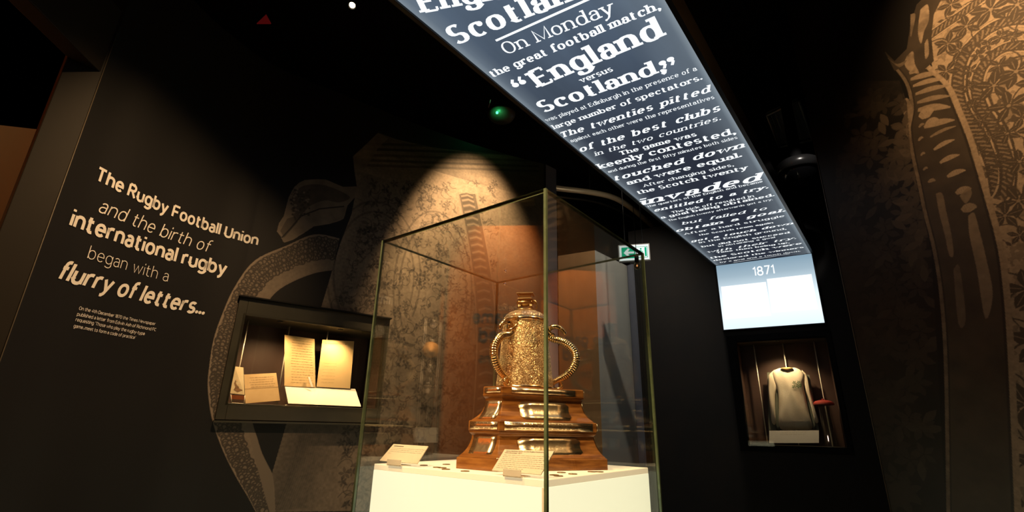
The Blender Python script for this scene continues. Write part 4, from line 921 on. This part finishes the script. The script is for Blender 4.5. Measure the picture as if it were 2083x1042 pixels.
tier([(.001, zy(791)), (.001, zy(745)), (-.002, zy(742))], 'middle_moulding')
tier([(-.006, zy(742)), (-.010, zy(736)), (-.026, zy(718)), (-.038, zy(695)), (-.045, zy(668)), (-.048, zy(645)), (-.046, zy(632)), (-.040, zy(622)), (-.038, zy(614)), (-.038, zy(610))], 'upper_tier')
tier([(-.0395, zy(610)), (-.0395, zy(574)), (-.042, zy(571))], 'top_moulding')
prof_lo = [(.014, 905), (.004, 885), (-.004, 860), (-.009, 835), (-.010, 818)]; prof_up = [(-.010, 736), (-.026, 718), (-.038, 695), (-.045, 668), (-.048, 645)]
def face_pt(face, u, d, z, lift):
    h_ = hexa(d); p, q2 = h_[face], h_[(face+1) % 6]; m_ = (p+q2)/2; t = (q2-p)/np.linalg.norm(q2-p); n = m_-TC; n = n/np.linalg.norm(n); r_ = m_+t*u+n*lift; return np.array([r_[0], r_[1], z])
def plate(face, hw, prof, notch=0, lift=.0025, name='silver_plate', rim=.0):
    """curved plate following the tier; notch cuts the corners in a small step"""
    mb_ = MB(); rows = []; n = len(prof)
    for i, (d, y) in enumerate(prof):
        w_ = hw-(notch if i in (0, n-1) else (0 if i in (1, n-2) and n > 3 else notch*.25)); rows.append([face_pt(face, u*w_, d, zy(y), lift) for u in (-1, -.5, 0, .5, 1)])
    v2 = [p for r_ in rows for p in r_]; f2 = [[i*5+k, i*5+k+1, i*5+k+6, i*5+k+5] for i in range(n-1) for k in range(4)]; mb_.add(v2, f2, 0, True); o_ = mb_.build(name, M_SILV, pd)
    s2 = o_.modifiers.new('thickness', 'SOLIDIFY'); s2.thickness = .002; s2.offset = 0; return o_
def sub(prof, y0, y1, n=6):
    ys = [p[1] for p in prof]; ds = [p[0] for p in prof]; o_ = []
    for i in range(n):
        y = y0+(y1-y0)*i/(n-1); o_.append((float(np.interp(y, ys[::-1], ds[::-1])), y))
    return o_
for f in (0, 2, 4):
    plate(f, .123, sub(prof_lo, 914, 822), .018); plate(f, .102, sub(prof_up, 733, 645), .016); plate(f, .172, [(.001, 787), (.001, 746)], 0, .002, 'engraved_band'); plate(f, .132, [(-.0395, 606), (-.0395, 577)], .003, .002, 'engraved_band')
    plate(f+1, .050, sub(prof_lo, 914, 815), 0); plate(f+1, .036, sub(prof_up, 733, 643), 0); plate(f+1, .060, [(.001, 785), (.001, 748)], 0, .002, 'engraved_band'); plate(f+1, .036, [(-.0395, 604), (-.0395, 578)], 0, .002, 'engraved_band')
# faint engraved lines on the middle bands
for f, hw in ((0, .165), (5, .055)):
    mb = MB(); rg = random.Random(f)
    for r_ in range(3):
        u = -hw
        while u < hw-.01:
            l = rg.uniform(.006, .02); z_ = zy(779-r_*12); mb.add([face_pt(f, u, .001, z_, .0035), face_pt(f, u+l, .001, z_, .0035), face_pt(f, u+l, .001, z_+.0016, .0035), face_pt(f, u, .001, z_+.0016, .0035)], [[0, 1, 2, 3]]); u += l+.004
    mb.build('engraving', mat('engraving_dark', (.25, .15, .06), .4, .8), pd)

# ---- the cup
def engraved(name, col, scale, dist, rough=.26):
    m_ = bpy.data.materials.new(name); m_.use_nodes = True; nt_ = m_.node_tree; b = nt_.nodes['Principled BSDF']; N_ = nt_.nodes.new; K_ = nt_.links.new
    b.inputs['Metallic'].default_value = 1; b.inputs['Roughness'].default_value = rough
    tc_ = N_('ShaderNodeTexCoord'); mp = N_('ShaderNodeVectorMath'); mp.operation = 'ADD'; no = N_('ShaderNodeTexNoise'); no.inputs['Scale'].default_value = scale*.5; K_(tc_.outputs['Object'], no.inputs['Vector'])
    sc2 = N_('ShaderNodeVectorMath'); sc2.operation = 'SCALE'; sc2.inputs['Scale'].default_value = .035; K_(no.outputs['Color'], sc2.inputs[0]); K_(tc_.outputs['Object'], mp.inputs[0]); K_(sc2.outputs[0], mp.inputs[1])
    vo = N_('ShaderNodeTexVoronoi'); vo.feature = 'DISTANCE_TO_EDGE'; vo.inputs['Scale'].default_value = scale; K_(mp.outputs[0], vo.inputs['Vector'])
    v2_ = N_('ShaderNodeTexVoronoi'); v2_.inputs['Scale'].default_value = scale*2.1; K_(mp.outputs[0], v2_.inputs['Vector'])
    r1 = N_('ShaderNodeValToRGB'); r1.color_ramp.elements[0].position = .03; r1.color_ramp.elements[1].position = .14; K_(vo.outputs['Distance'], r1.inputs[0])
    r2 = N_('ShaderNodeValToRGB'); r2.color_ramp.elements[0].position = .25; r2.color_ramp.elements[1].position = .5; K_(v2_.outputs['Distance'], r2.inputs[0])
    ml_ = N_('ShaderNodeMath'); ml_.operation = 'MULTIPLY'; K_(r1.outputs[0], ml_.inputs[0]); K_(r2.outputs[0], ml_.inputs[1])
    mx_ = N_('ShaderNodeMixRGB'); mx_.inputs[1].default_value = (col[0]*.42, col[1]*.34, col[2]*.24, 1); mx_.inputs[2].default_value = (*col, 1); K_(ml_.outputs[0], mx_.inputs[0]); K_(mx_.outputs[0], b.inputs['Base Color'])
    bp = N_('ShaderNodeBump'); bp.inputs['Strength'].default_value = .8; bp.inputs['Distance'].default_value = dist; K_(ml_.outputs[0], bp.inputs['Height']); K_(bp.outputs[0], b.inputs['Normal']); MATS[name] = m_; return m_
M_ENG = engraved('engraved_silver_gilt', (.98, .82, .52), 85, .006, .38)
M_ENG2 = engraved('engraved_lid_silver', (.90, .78, .60), 100, .004, .32)
M_GOLD = mat('polished_silver_gilt', (.93, .70, .38), .18, 1, bump=(90, .15, .002))
M_GOLDD = mat('tarnished_silver_gilt', (.30, .24, .13), .3, 1, bump=(60, .3, .003))
ZC = zy(571); U = 1.0/1494*(1.98/1.80)      # metres per measuring unit on the cup
cup = empty('trophy_cup', (*TC, ZC), 'engraved gilt lidded cup with serpent handles, standing on the oak pedestal', 'trophy')
cx3 = lambda: np.array([TC[0]-.010, TC[1], ZC])
H = lambda y: (568-y)*U
r_b, r_t = 155*U, 121*U
MB().lathe(cx3(), [(0, 0), (r_b*1.02, 0), (r_b*1.03, .004), (r_b*1.01, .010), (r_b*.985, .014)], 72).build('foot_ring', M_GOLD, cup)
MB().lathe(cx3(), [(r_b*.985, .012), (r_b*.97, .03)]+[(r_b*.97+(r_t-r_b*.97)*t**.85, .03+(H(212)-.03)*t) for t in np.linspace(.08, 1, 12)], 96, cap=False).build('body', M_ENG, cup)
MB().lathe(cx3(), [(r_t*.99, H(214)), (r_t*1.03, H(211)), (r_t*1.05, H(207)), (r_t*1.06, H(200)), (r_t*1.02, H(194)), (r_t*1.0, H(190)), (r_t*.9, H(189))], 72).build('rim', M_GOLD, cup)
MB().lathe(cx3(), [(r_t*.99, H(190)), (r_t*.97, H(183)), (r_t*.90, H(170)), (r_t*.76, H(157)), (r_t*.58, H(148)), (r_t*.40, H(143)), (r_t*.30, H(140)), (0, H(139))], 72).build('lid', M_ENG2, cup)
# elephant finial
fi = MB(); zt0 = H(141); vx = np.array([math.cos(R(-10)), math.sin(R(-10)), 0]); vy = np.array([-vx[1], vx[0], 0]); up3 = np.array([0, 0, 1.])
def F3(x, y, z): return cx3()+(vx*x+vy*y)*1.4+up3*(zt0+(z-zt0)*1.25)
fi.lathe(F3(0, 0, zt0-.002), [(.044, 0), (.044, .004), (.036, .007), (0, .007)], 32)
for sx_ in (-.017, .017):
    for sy_ in (-.010, .010): fi.tube([F3(sx_, sy_, zt0+.003), F3(sx_, sy_, zt0+.020)], [.0075, .0070], 10)
fi.tube([F3(-.026, 0, zt0+.026), F3(-.018, 0, zt0+.027), F3(0, 0, zt0+.028), F3(.016, 0, zt0+.028), F3(.024, 0, zt0+.027)], [.008, .015, .0165, .014, .006], 14)
fi.tube([F3(.020, 0, zt0+.031), F3(.027, 0, zt0+.031), F3(.033, 0, zt0+.024), F3(.034, 0, zt0+.013), F3(.031, 0, zt0+.006)], [.010, .009, .005, .0035, .0025], 10)
elf = fi.build('elephant_finial', M_GOLDD, cup)
hw = MB()
for k, (s1, s2, za, zb2) in enumerate(((.021, .017, .036, .041), (.017, .013, .041, .054), (.025, .020, .054, .058))):
    b4 = [F3(-s1, -s2, zt0+za), F3(s1, -s2, zt0+za), F3(s1, s2, zt0+za), F3(-s1, s2, zt0+za)]; g_ = 1.12 if k == 1 else 1; t4 = [F3(-s1*g_, -s2*g_, zt0+zb2), F3(s1*g_, -s2*g_, zt0+zb2), F3(s1*g_, s2*g_, zt0+zb2), F3(-s1*g_, s2*g_, zt0+zb2)]; hw.box6(b4+t4)
hw.build('howdah', M_GOLDD, elf, bevel=.002)
# serpent handles: one path in (radius, height), three places
hp_ = [(594, 276), (586, 258), (570, 242), (546, 231), (518, 234), (498, 254), (500, 280), (530, 297), (562, 304), (592, 316), (622, 340), (643, 372), (647, 410), (634, 446), (608, 478), (578, 500), (548, 514), (527, 528), (522, 546), (535, 557), (556, 557), (571, 546), (568, 528), (550, 520), (520, 530), (498, 548)]
path = spline(hp_, 14); npt = len(path)
def handle(ang, nm='handle'):
    er = np.array([math.cos(ang), math.sin(ang), 0]); et = np.array([-er[1], er[0], 0]); pts = []; rad = []; fl = []
    for i, p in enumerate(path):
        t = i/(npt-1); off = .010*math.sin(max(0, (t-.68))*9) if t > .68 else (-.006 if t < .15 else 0)
        pts.append(cx3()+er*(p[0]-375)*U+up3*H(p[1])+et*off)
        r_ = np.interp(t, [0, .03, .08, .14, .22, .35, .5, .65, .75, .9, 1], [.0045, .0085, .0095, .0085, .0120, .0145, .0140, .0105, .0062, .0048, .0042])
        rad.append(r_*(1+.16*(i % 4 < 2)) if t > .12 else r_); fl.append((1.25, .8) if t < .08 else (1, 1))
    h_ = MB(); h_.tube(pts, rad, 12, flat=fl); return h_.build(nm, M_GOLD, cup)
VA = R(DL)-R(90)
angs = [R(-90+DL-60+120), R(-90+DL-60), R(-90+DL+180)]
for a in angs: handle(a)
# mounts where a handle meets the rim
for a in angs:
    er = np.array([math.cos(a), math.sin(a), 0]); et = np.array([-er[1], er[0], 0]); b_ = MB()
    for s2 in (-1, 0, 1): b_.tube([cx3()+er*r_t*1.28+up3*H(276), cx3()+er*r_t*1.10+et*.012*s2+up3*H(262), cx3()+er*r_t*.98+et*.026*s2+up3*H(228)], [.008, .007, .003], 8)
    b_.build('handle_mount', M_GOLD, cup)
# hood of the front serpent stretched under the rim
a = angs[1]; er = np.array([math.cos(a), math.sin(a), 0]); et = np.array([-er[1], er[0], 0])
MB().tube([cx3()+er*r_t*1.02+et*.03+up3*H(200), cx3()+er*r_t*1.25+et*.01+up3*H(208), cx3()+er*r_t*1.42+up3*H(216), cx3()+er*r_t*1.55-et*.004+up3*H(228), cx3()+er*r_t*1.62-et*.004+up3*H(240)], [.004, .010, .012, .009, .004], 12, flat=[(1, .5)]*5).build('serpent_hood', M_GOLD, cup)

# ---- captions and coins on the plinth
def placard(pxq, label, zfoot, heading, rows, title=None, seed=1):
    tl_, tr_, br_, bl_ = pxq
    def inside(px_, a_=.032):           # on the plinth, just behind the left pane
        d = ray(*px_); n2 = dR; t = (a_+C0@n2)/(d[:2]@n2); return np.array([d[0]*t, d[1]*t, PZ+.012])
    b0_ = inside(bl_); b1_ = inside(br_); tl_ = (tl_[0], tl_[1]-3); tr_ = (tr_[0], tr_[1]-3)
    # the card leans back: its top edge lies a little farther away and higher
    A2 = np.array([b0_[:2], b1_[:2]]); nrm = np.array([-(A2[1]-A2[0])[1], (A2[1]-A2[0])[0]]); nrm /= np.linalg.norm(nrm); nrm = nrm if nrm@A2[0] > 0 else -nrm
    t0_ = atv(*tl_, A2[0]+nrm*.055, A2[1]+nrm*.055); t1_ = atv(*tr_, A2[0]+nrm*.055, A2[1]+nrm*.055); q_ = [t0_, t1_, b1_, b0_]
    root = empty('caption_card', (b0_+b1_)/2-np.array([0, 0, .012]), label, 'label', 'caption cards on the plinth')
    MB().slab(q_, .003).build('card', mat('cream_card', (.66, .61, .51), .5), root)
    s_ = surf(q_, .0008)
    if title:
        for k, tt_ in enumerate(title):
            qq, wd = lettering(tt_, W=.11, track=.05, space=.2); L = .86 if k == 0 else .36; mb_ = MB()
            for c in qq: mb_.add([s_(.05+p[0]/wd*L, .10+k*.085-p[1]*.065) for p in c], [[0, 1, 2, 3]])
            mb_.build('heading', M_PRINT, root)
    else:
        mb_ = MB(); rg_ = random.Random(seed); u = .07
        while u < .34: l = rg_.uniform(.02, .035); mb_.add([s_(u, .10), s_(u+l*.8, .10), s_(u+l*.8, .14), s_(u, .14)], [[0, 1, 2, 3]]); u += l
        mb_.build('heading', M_PRINT, root)
    mb_ = MB(); rg_ = random.Random(seed)
    for v_, x1 in rows:
        u = .06
        while u < x1:
            l = rg_.uniform(.03, .09); kk = int(l/.012)+1
            for j in range(kk): mb_.add([s_(u+l*j/kk, v_), s_(u+l*(j+.7)/kk, v_), s_(u+l*(j+.7)/kk, v_+.014), s_(u+l*j/kk, v_+.014)], [[0, 1, 2, 3]])
            u += l+.014
    mb_.build('small_print', mat('grey_print', (.16, .14, .11), .7), root)
    m0, m1 = b0_*.68+b1_*.32, b0_*.32+b1_*.68; n3 = np.array([*nrm, 0])
    ft = MB(); ft.box6([m0-n3*.018-up3*.012, m1-n3*.018-up3*.012, m1+n3*.03-up3*.012, m0+n3*.03-up3*.012]+[m0-n3*.018-up3*.009, m1-n3*.018-up3*.009, m1+n3*.03-up3*.009, m0+n3*.03-up3*.009]); ft.box6([m0-n3*.018-up3*.012, m1-n3*.018-up3*.012, m1-n3*.015-up3*.012, m0-n3*.015-up3*.012]+[m0-n3*.018+up3*.008, m1-n3*.018+up3*.008, m1-n3*.015+up3*.008, m0-n3*.015+up3*.008])
    ft.build('acrylic_foot', mat('frosted_acrylic_foot', (.9, .88, .8), .15, emit=(1, .85, .55), es=.0), root)
placard([(800.5, 906.5), (871, 911), (848, 951), (771.5, 945)], 'smaller white caption card at the left end of the glowing plinth', PZ, 1, [(.24, .92), (.34, .92), (.44, .9), (.54, .14)], seed=3)
placard([(1026.5, 917.5), (1127, 921), (1100, 967), (1000.5, 961.5)], 'larger white caption card leaning in front of the oak pedestal', PZ, 1, [(.26+.085*i, (.93, .9, .94, .91, .95, .93, .96, .6)[i]) for i in range(8)], title=['James Rothney letter to the Rugby Football Union,', '20th December 1877'], seed=5)
M_COIN = mat('worn_silver_coin', (.30, .21, .12), .4, .8, bump=(300, .4, .001))
coins = [(862, 946.5), (908, 944.5), (889, 950.5), (900, 951.5), (907, 955.5), (946, 959.5), (1142, 961), (1165, 964), (1127, 966), (1136, 968), (1204, 959.5), (1219, 960.2)]
words_ = ['nearest the smaller caption card', 'farthest back left of the pedestal', 'in the loose left cluster, leftmost', 'in the middle of the left cluster', 'at the front of the left cluster', 'alone by the left corner of the pedestal', 'touching the pedestal right of the glass corner', 'largest-looking, right of the glass corner', 'just right of the glass corner', 'at the very front right of the glass corner', 'left of two by the pedestal right corner', 'right of two by the pedestal right corner']
first = None
for (x, y), wd_ in zip(coins, words_):
    p = atz(x, y, PZ+.002); d = ray(x, y); k = 1.0
    while (p[:2]*k-C0)@dR < .045 or (p[:2]*k-C0)@dL < .045: k += .002
    p = np.array([p[0]*k, p[1]*k, PZ+.002])
    if first is None:
        first = MB().lathe(p-np.array([0, 0, .002]), [(0, 0), (.0135, 0), (.0145, .0008), (.0145, .0018), (.0132, .0024), (.0120, .0020), (0, .0020)], 24).build('silver_coin', M_COIN, base=p-np.array([0, 0, .002])); o = first
    else:
        o = first.copy(); COL.objects.link(o); o.location = (p[0], p[1], PZ); o.rotation_euler = (0, 0, random.random()*6)
    tag(o, 'worn silver coin lying on the plinth, '+wd_, 'coin', 'silver coins scattered on the plinth')

# ================================================================== THINGS REFLECTED IN THE SHOWCASE (they stand to the left of the camera)
NL = -np.array([*dR, 0])               # outward normal of the left pane
def mirror(p): p = np.array(p, float); k = (p-G3(0, 0, 0))@NL; return p-2*k*NL
V1 = mirror(atd(868, 600, 4.9)); V2 = mirror(atd(1112, 600, 4.75)); frO = frame(V2, V1)
def vpx(x, y, off=0):
    """point on the reflected wall that shows at picture point (x, y)"""
    o_ = mirror(O); d = ray(x, y); d = d-2*(d@NL)*NL; A = frO.A+frO.n*off; n = frO.n; t = (n@(A-o_[:2]))/(n@d[:2]); return o_+t*d
VT = vpx(900, 500)[2]
ow = struct(MB().fbox(frO, 0, frO.L, 0, .08, 0, 3.2).build('wall_orange', M_ORANGE))
def mtext(text, a, b, m_, hs=1, **st):
    B3, A3 = vpx(*a), vpx(*b)          # the picture shows it reversed
    L = np.linalg.norm((B3-A3)[:2]); ex = np.array([*((B3-A3)[:2]/L), 0]); A3 = A3-np.array([*frO.n, 0])*.004
    q_, wd = lettering(text, **st); lay('lettering', m_, lambda x, y: A3+ex*x+up3*y, text, L, L/wd*hs, ow, **st)
mtext('members of', (985, 631), (1064, 631), M_ORTEXT, 1, W=.06, track=.1); mtext('the game', (960, 655), (1100, 656), M_ORTEXT2, 1, W=.12, track=.05)
mtext('times', (985, 670), (1020, 670), M_ORTEXT, 1, W=.06, track=.1); mtext('altered', (972, 693), (1090, 694), M_ORTEXT2, 1, W=.14, track=.05); mtext('begins', (972, 737), (1040, 737), M_ORTEXT, 1, W=.12, track=.05)
# narrow medal case, also reflected
W1 = mirror(atd(748, 600, 4.75)); W2 = mirror(atd(905, 600, 4.75)); frM = frame(W2, W1)
def vm(x, y, off=0):
    o_ = mirror(O); d = ray(x, y); d = d-2*(d@NL)*NL; A = frM.A+frM.n*off; n = frM.n; t = (n@(A-o_[:2]))/(n@d[:2]); return o_+t*d
mc = empty('medal_case', frM(frM.L/2, 0, 0), 'narrow dark case of hanging medals, mirrored in the showcase glass', 'display case')
MB().fbox(frM, .0, frM.L, .12, .14, .6, 3.0).build('back_panel', mat('deep_brown_felt', (.05, .035, .022), .8), mc)
MB().fbox(frM, -.02, 0, 0, .14, .0, 3.0).build('frame_stile', M_FRAME, mc); MB().fbox(frM, frM.L, frM.L+.05, 0, .14, .0, 3.0).build('frame_stile', mat('olive_paint', (.20, .15, .08), .6), mc); MB().fbox(frM, 0, frM.L, 0, .14, .0, .6).build('frame_rail', M_FRAME, mc); MB().fbox(frM, 0, frM.L, 0, .14, 3.0, 3.1).build('frame_rail', M_FRAME, mc)
for x in (858, 876, 890):
    p = vm(x, 740, .08); MB().tube([(p[0], p[1], .6), (p[0], p[1], vm(x, 650, .08)[2])], .006, 6).build('hanging_rod', M_STEEL, mc)
for (x, y, r_, col, lb) in ((875, 712, .075, (.85, .42, .10), 'round orange medal'), (880, 668, .055, (.05, .035, .02), 'small dark medal above the orange one'), (872, 758, .045, (.06, .04, .02), 'small dark medal below the orange one'), (868, 800, .07, (.07, .05, .03), 'large dark medal low on the rods')):
    p = vm(x, y, .05); nn = np.array([*(-frM.n), 0]); md = empty('medal', p, lb+' in the mirrored medal case', 'medal', 'medals in the mirrored case')
    MB().lathe(p, [(0, 0), (r_, 0), (r_*1.04, .006), (r_*.9, .012), (r_*.55, .010), (r_*.5, .016), (0, .018)], 32, axis=nn).build('disc', mat('medal_'+lb.split()[1]+lb.split()[0], col, .4, .3), md); dsk = md.children[0]
    MB().tube([p+up3*(r_+.002), p+up3*(r_+.03)], .008, 8).build('suspension_ring', M_STEEL, dsk)
lc = [vm(x, y, -.01) for x, y in ((841, 870), (888, 870), (888, 901), (841, 901))]; cd = empty('caption_card', (lc[2]+lc[3])/2, 'cream caption card at the foot of the mirrored medal case', 'label'); MB().box6([p+np.array([*frM.n, 0])*.004 for p in lc]+lc).build('card', M_WHITE, cd)
spot('added_beam_duct', (1.0, 4.5, 3.3), (.9, 5.5, 3.95), 5, 80, .9, (1, .85, .6))  # added beam without a fixture, only to brighten the duct
spot('spotlight_beam_medals', tuple(frM(frM.L/2, -1.2, 3.9)), tuple(frM(frM.L/2, 0, 1.6)), 500, 40, .5, (1, .66, .34))

# ================================================================== CEILING THINGS
def facing(p):          # unit vector from p to the camera
    d = O-np.array(p); return d/np.linalg.norm(d)
# exit sign
ex0 = atd(1259.5, 501, 4.9); ex1 = atd(1319, 499, 4.9); exb = atd(1262, 531, 4.9); frX = frame(ex0[:2], ex1[:2]); eh = ex0[2]-exb[2]; ez = exb[2]+.0
xs_ = empty('exit_sign', frX(frX.L/2, 0, ez), 'green and white illuminated exit sign with left arrow, hanging from the ceiling', 'sign')
M_XW = emis('sign_white', (.93, 1, .97), 1.0); M_XG = emis('sign_green', (.0, .42, .20), 1.0)
MB().fbox(frX, -.01, frX.L+.01, 0, .04, ez-.01, ez+eh+.01).build('housing', mat('sign_housing', (.5, .5, .48), .5), xs_)
MB().fbox(frX, 0, frX.L, -.003, 0, ez, ez+eh).build('face', M_XW, xs_)
b = eh*.13; MB().fbox(frX, b, frX.L-b*.6, -.005, -.003, ez+b, ez+eh-b).build('green_field', M_XG, xs_)
XF = lambda u, v: frX(u*frX.L, -.007, ez+v*eh)
mb = MB(); mb.add([XF(.14, .5), XF(.30, .80), XF(.36, .72), XF(.29, .58), XF(.29, .42), XF(.36, .28), XF(.30, .20)], [[0, 1, 2, 3, 4, 5, 6]]); mb.quad(XF(.24, .57), XF(.50, .57), XF(.50, .43), XF(.24, .43)); mb.build('arrow', M_XW, xs_)
mb = MB(); mb.quad(XF(.54, .16), XF(.94, .16), XF(.94, .84), XF(.54, .84)); mb.build('door_panel', M_XW, xs_)
mb = MB(); XG = lambda u, v: frX(u*frX.L, -.009, ez+v*eh); mb.quad(XG(.86, .2), XG(.92, .2), XG(.92, .8), XG(.86, .8))
for pts in ([(.69, .62), (.75, .60), (.72, .40), (.66, .42)], [(.66, .44), (.71, .40), (.62, .22), (.59, .26)], [(.69, .42), (.73, .40), (.80, .24), (.76, .20)], [(.64, .60), (.70, .60), (.62, .48), (.60, .50)], [(.73, .60), (.76, .58), (.81, .48), (.78, .46)]): mb.quad(*[XG(*p) for p in pts])
mb.add([XG(.73+.03*math.cos(a), .70+.06*math.sin(a)) for a in np.linspace(0, 6.28, 10)[:-1]], [list(range(9))]); mb.build('running_figure', M_XG, xs_)
for u in (.2, .8): p = frX(frX.L*u, .02, 0); MB().tube([(p[0], p[1], ez+eh), (p[0], p[1], ZTOP)], .004, 6).build('suspension_rod', M_DARKMET, xs_)
# small bulb lamp hanging under it
p = atd(1296, 541, 4.6); bl_ = empty('pendant_bulb', p, 'small clear glass bulb in a black holder below the exit sign', 'lamp')
MB().lathe(p, [(0, -.034), (.014, -.032), (.028, -.018), (.033, 0), (.028, .018), (.018, .030), (.015, .040)], 20, cap=False).build('glass_bulb', glass('bulb_glass', (.95, .8, .6), 1.7), bl_)
MB().lathe(p+up3*.036, [(.0, 0), (.020, 0), (.020, .06), (.012, .066), (0, .066)], 16).build('bulb_holder', M_BLACK, bl_); MB().lathe(p, [(0, -.008), (.007, -.004), (.007, .006), (0, .012)], 10).build('filament', emis('amber_glow', (1, .45, .18), 1.2), bl_); MB().tube([p+up3*.10, (p[0], p[1], ZTOP)], .003, 6).build('flex', M_BLACK, bl_)
# smoke detector with green light
p = atz(1020, 240, 3.7); sd = empty('smoke_detector', p, 'round ceiling detector with a bright green light', 'detector')
MB().lathe(p, [(0, -.02), (.07, -.016), (.105, .004), (.118, .03), (.118, .045), (.08, .06), (0, .062)], 40).build('dome_body', mat('detector_plastic', (.07, .07, .045), .45), sd)
q = p+facing(p)*.0+np.array([-.035, -.09, -.010]); MB().lathe(q, [(0, -.012), (.009, -.008), (.009, .004), (0, .008)], 12).build('green_light', emis('green_led', (.05, 1, .35), 6), sd)
MB().lathe(p+up3*.06, [(.05, 0), (.05, .03), (.03, .04), (.02, ZTOP-3.76)], 16).build('mount', M_DARKMET, sd)
lg = bpy.data.lights.new('green_light_glow', 'POINT'); lg.energy = .35; lg.color = (.05, 1, .35); lg.shadow_soft_size = .01; lo = bpy.data.objects.new('green_light_glow', lg); COL.objects.link(lo); lo.location = q+np.array([0, -.03, -.03])
tag(MB().tube([atz(998, 203, 3.8), atz(994, 219, 3.8)], .004, 6).build('ceiling_hook', M_STEEL), 'short pale metal hook hanging just above the green-lit detector', 'hook')
# black dome camera
p = atz(1626, 352, 3.5); dc = empty('dome_camera', p, 'glossy black dome camera on the ceiling right of the long lightbox', 'camera')
M_GB = mat('gloss_black', (.006, .006, .007), .06, 0, spec=.9)
MB().lathe(p, [(0, -.135), (.06, -.125), (.12, -.085), (.155, -.02), (.16, .0)], 48).build('dome', M_GB, dc); MB().lathe(p, [(.168, -.006), (.188, .006), (.195, .08), (.16, .11), (.05, .13), (.05, ZTOP-3.5)], 48).build('housing', mat('semi_gloss_black', (.02, .02, .021), .25), dc)
for k, (dx, dz) in enumerate(((.05, -.01),)): pass
spot('added_beam_dome', tuple(p+np.array([-.3, -.9, .5])), tuple(p), 28, 20, .5, (1, .9, .8), .05)  # added beam without a fixture, to make the black dome show
# roof truss behind it
gr = empty('ceiling_grille', atz(1600, 250, 4.4), 'dim grey metal lattice panel above the dome camera', 'grille')
Gq = [atz(x, y, 4.4) for x, y in ((1560, 235), (1625, 205), (1652, 285), (1585, 300))]; mm = mat('dull_grey_steel', (.45, .50, .50), .5, .2)
for i in range(4): MB().tube([Gq[i], Gq[(i+1) % 4]], .012, 6).build('frame_bar', mm, gr)
for t in np.linspace(.12, .88, 7):
    MB().tube([Gq[0]*(1-t)+Gq[1]*t, Gq[3]*(1-t)+Gq[2]*t], .004, 5).build('cross_bar', mm, gr)
MB().box6([q_+up3*.03 for q_ in Gq]+[q_+up3*.04 for q_ in Gq]).build('backing_sheet', mat('grey_sheet', (.25, .30, .32), .6), gr)
# ducts and conduit beyond the showcase
dp = spline([atz(x, y, 3.9) for x, y in ((1060, 372), (1133, 383), (1200, 391), (1248, 402), (1285, 424), (1325, 458), (1375, 505))], 6)
tag(MB().tube(dp, .035, 10).build('ceiling_duct', mat('duct_paint', (.50, .42, .30), .35, .2)), 'bent round duct crossing the ceiling behind the showcase top', 'duct')
dp = spline([atz(x, y, 4.2) for x, y in ((1070, 392), (1150, 402), (1215, 412), (1262, 430), (1300, 455), (1350, 500))], 6)
tag(MB().tube(dp, .018, 8).build('conduit_pipe', mat('conduit_grey', (.12, .12, .11), .3, .7)), 'thin conduit running beneath and along the bent ceiling duct', 'pipe')
hk = bpy.data.objects['conduit_pipe']; MB().tube([dp[6], (dp[6][0], dp[6][1], ZTOP)], .004, 6).build('hanger', M_BLACK, hk); MB().tube([dp[18], (dp[18][0], dp[18][1], ZTOP)], .004, 6).build('hanger', M_BLACK, hk)
hk = bpy.data.objects['ceiling_duct']; dq = atz(1200, 391, 3.9); MB().tube([dq, (dq[0], dq[1], ZTOP)], .006, 6).build('hanger', M_BLACK, hk)
# visible spotlight at the top of the picture and the others on their tracks
def fixture(pos, direction, label, lit=True, body=.045):
    pos = np.array(pos, float); d = np.array(direction, float); d /= np.linalg.norm(d); root = empty('track_spotlight', pos, label, 'spotlight', 'track spotlights on the ceiling')
    MB().lathe(pos-d*.17, [(.02, -.01), (body*.8, 0), (body, .02), (body, .155), (body*1.05, .16), (body*1.05, .17), (body*.85, .17), (body*.8, .15)], 24, axis=d, cap=False).build('can', M_BLACK, root); can = root.children[0]
    MB().lathe(pos-d*.03, [(0, 0), (body*.72, 0), (body*.72, .003), (0, .004)], 20, axis=d).build('lens', emis('spot_lens', (1, .80, .50), 6) if lit else M_GB, can)
    MB().tube([pos-d*.1, pos-d*.1+up3*max(.05, ZTOP-.05-pos[2]+d[2]*.1)], .008, 8).build('stem', M_BLACK, root); return root
p = atz(716, 12, 4.1); fixture(p, facing(p)*.9+np.array([.0, -.1, -.5]), 'bright warm ceiling spotlight at the top, left of the lightbox', body=.03)
names = ['over the curved lettering wall', 'close over the jug photograph', 'high left, aimed at the trophy', 'high right, aimed at the trophy', 'added behind the camera to brighten the trophy', 'aimed at the large ornament on the right wall', 'aimed at the orange wall', 'over the beige far left wall', 'added to light the tan column']
for (l, d), nm in zip(LAMPS[:9], names): 
    fixture(np.array(l)-np.array(d)*.012, d, 'black track spotlight '+nm, lit=False)
# small red warning triangle
p = atz(536, 42, 4.3); t3 = [atz(522, 49, 4.3), atz(551, 49, 4.3), atz(541, 31, 4.3)]; rr = empty('warning_triangle', p, 'small dim red triangle high on the dark ceiling', 'sign')
MB().add(t3+[q_+up3*.01 for q_ in t3], [[0, 1, 2], [5, 4, 3], [0, 1, 4, 3], [1, 2, 5, 4], [2, 0, 3, 5]]).build('red_plate', emis('dim_red_glow', (.045, .002, .002), 1), rr); MB().tube([p+up3*.005, (p[0], p[1], ZTOP)], .003, 6).build('hanger', M_BLACK, rr)
tag(MB().tube([atz(566, 178, 4.2), atz(590, 190, 4.2)], .004, 6).build('ceiling_clip', mat('dull_clip', (.4, .35, .3), .5)), 'tiny pale strip fixed on the dark ceiling at upper left', 'clip')
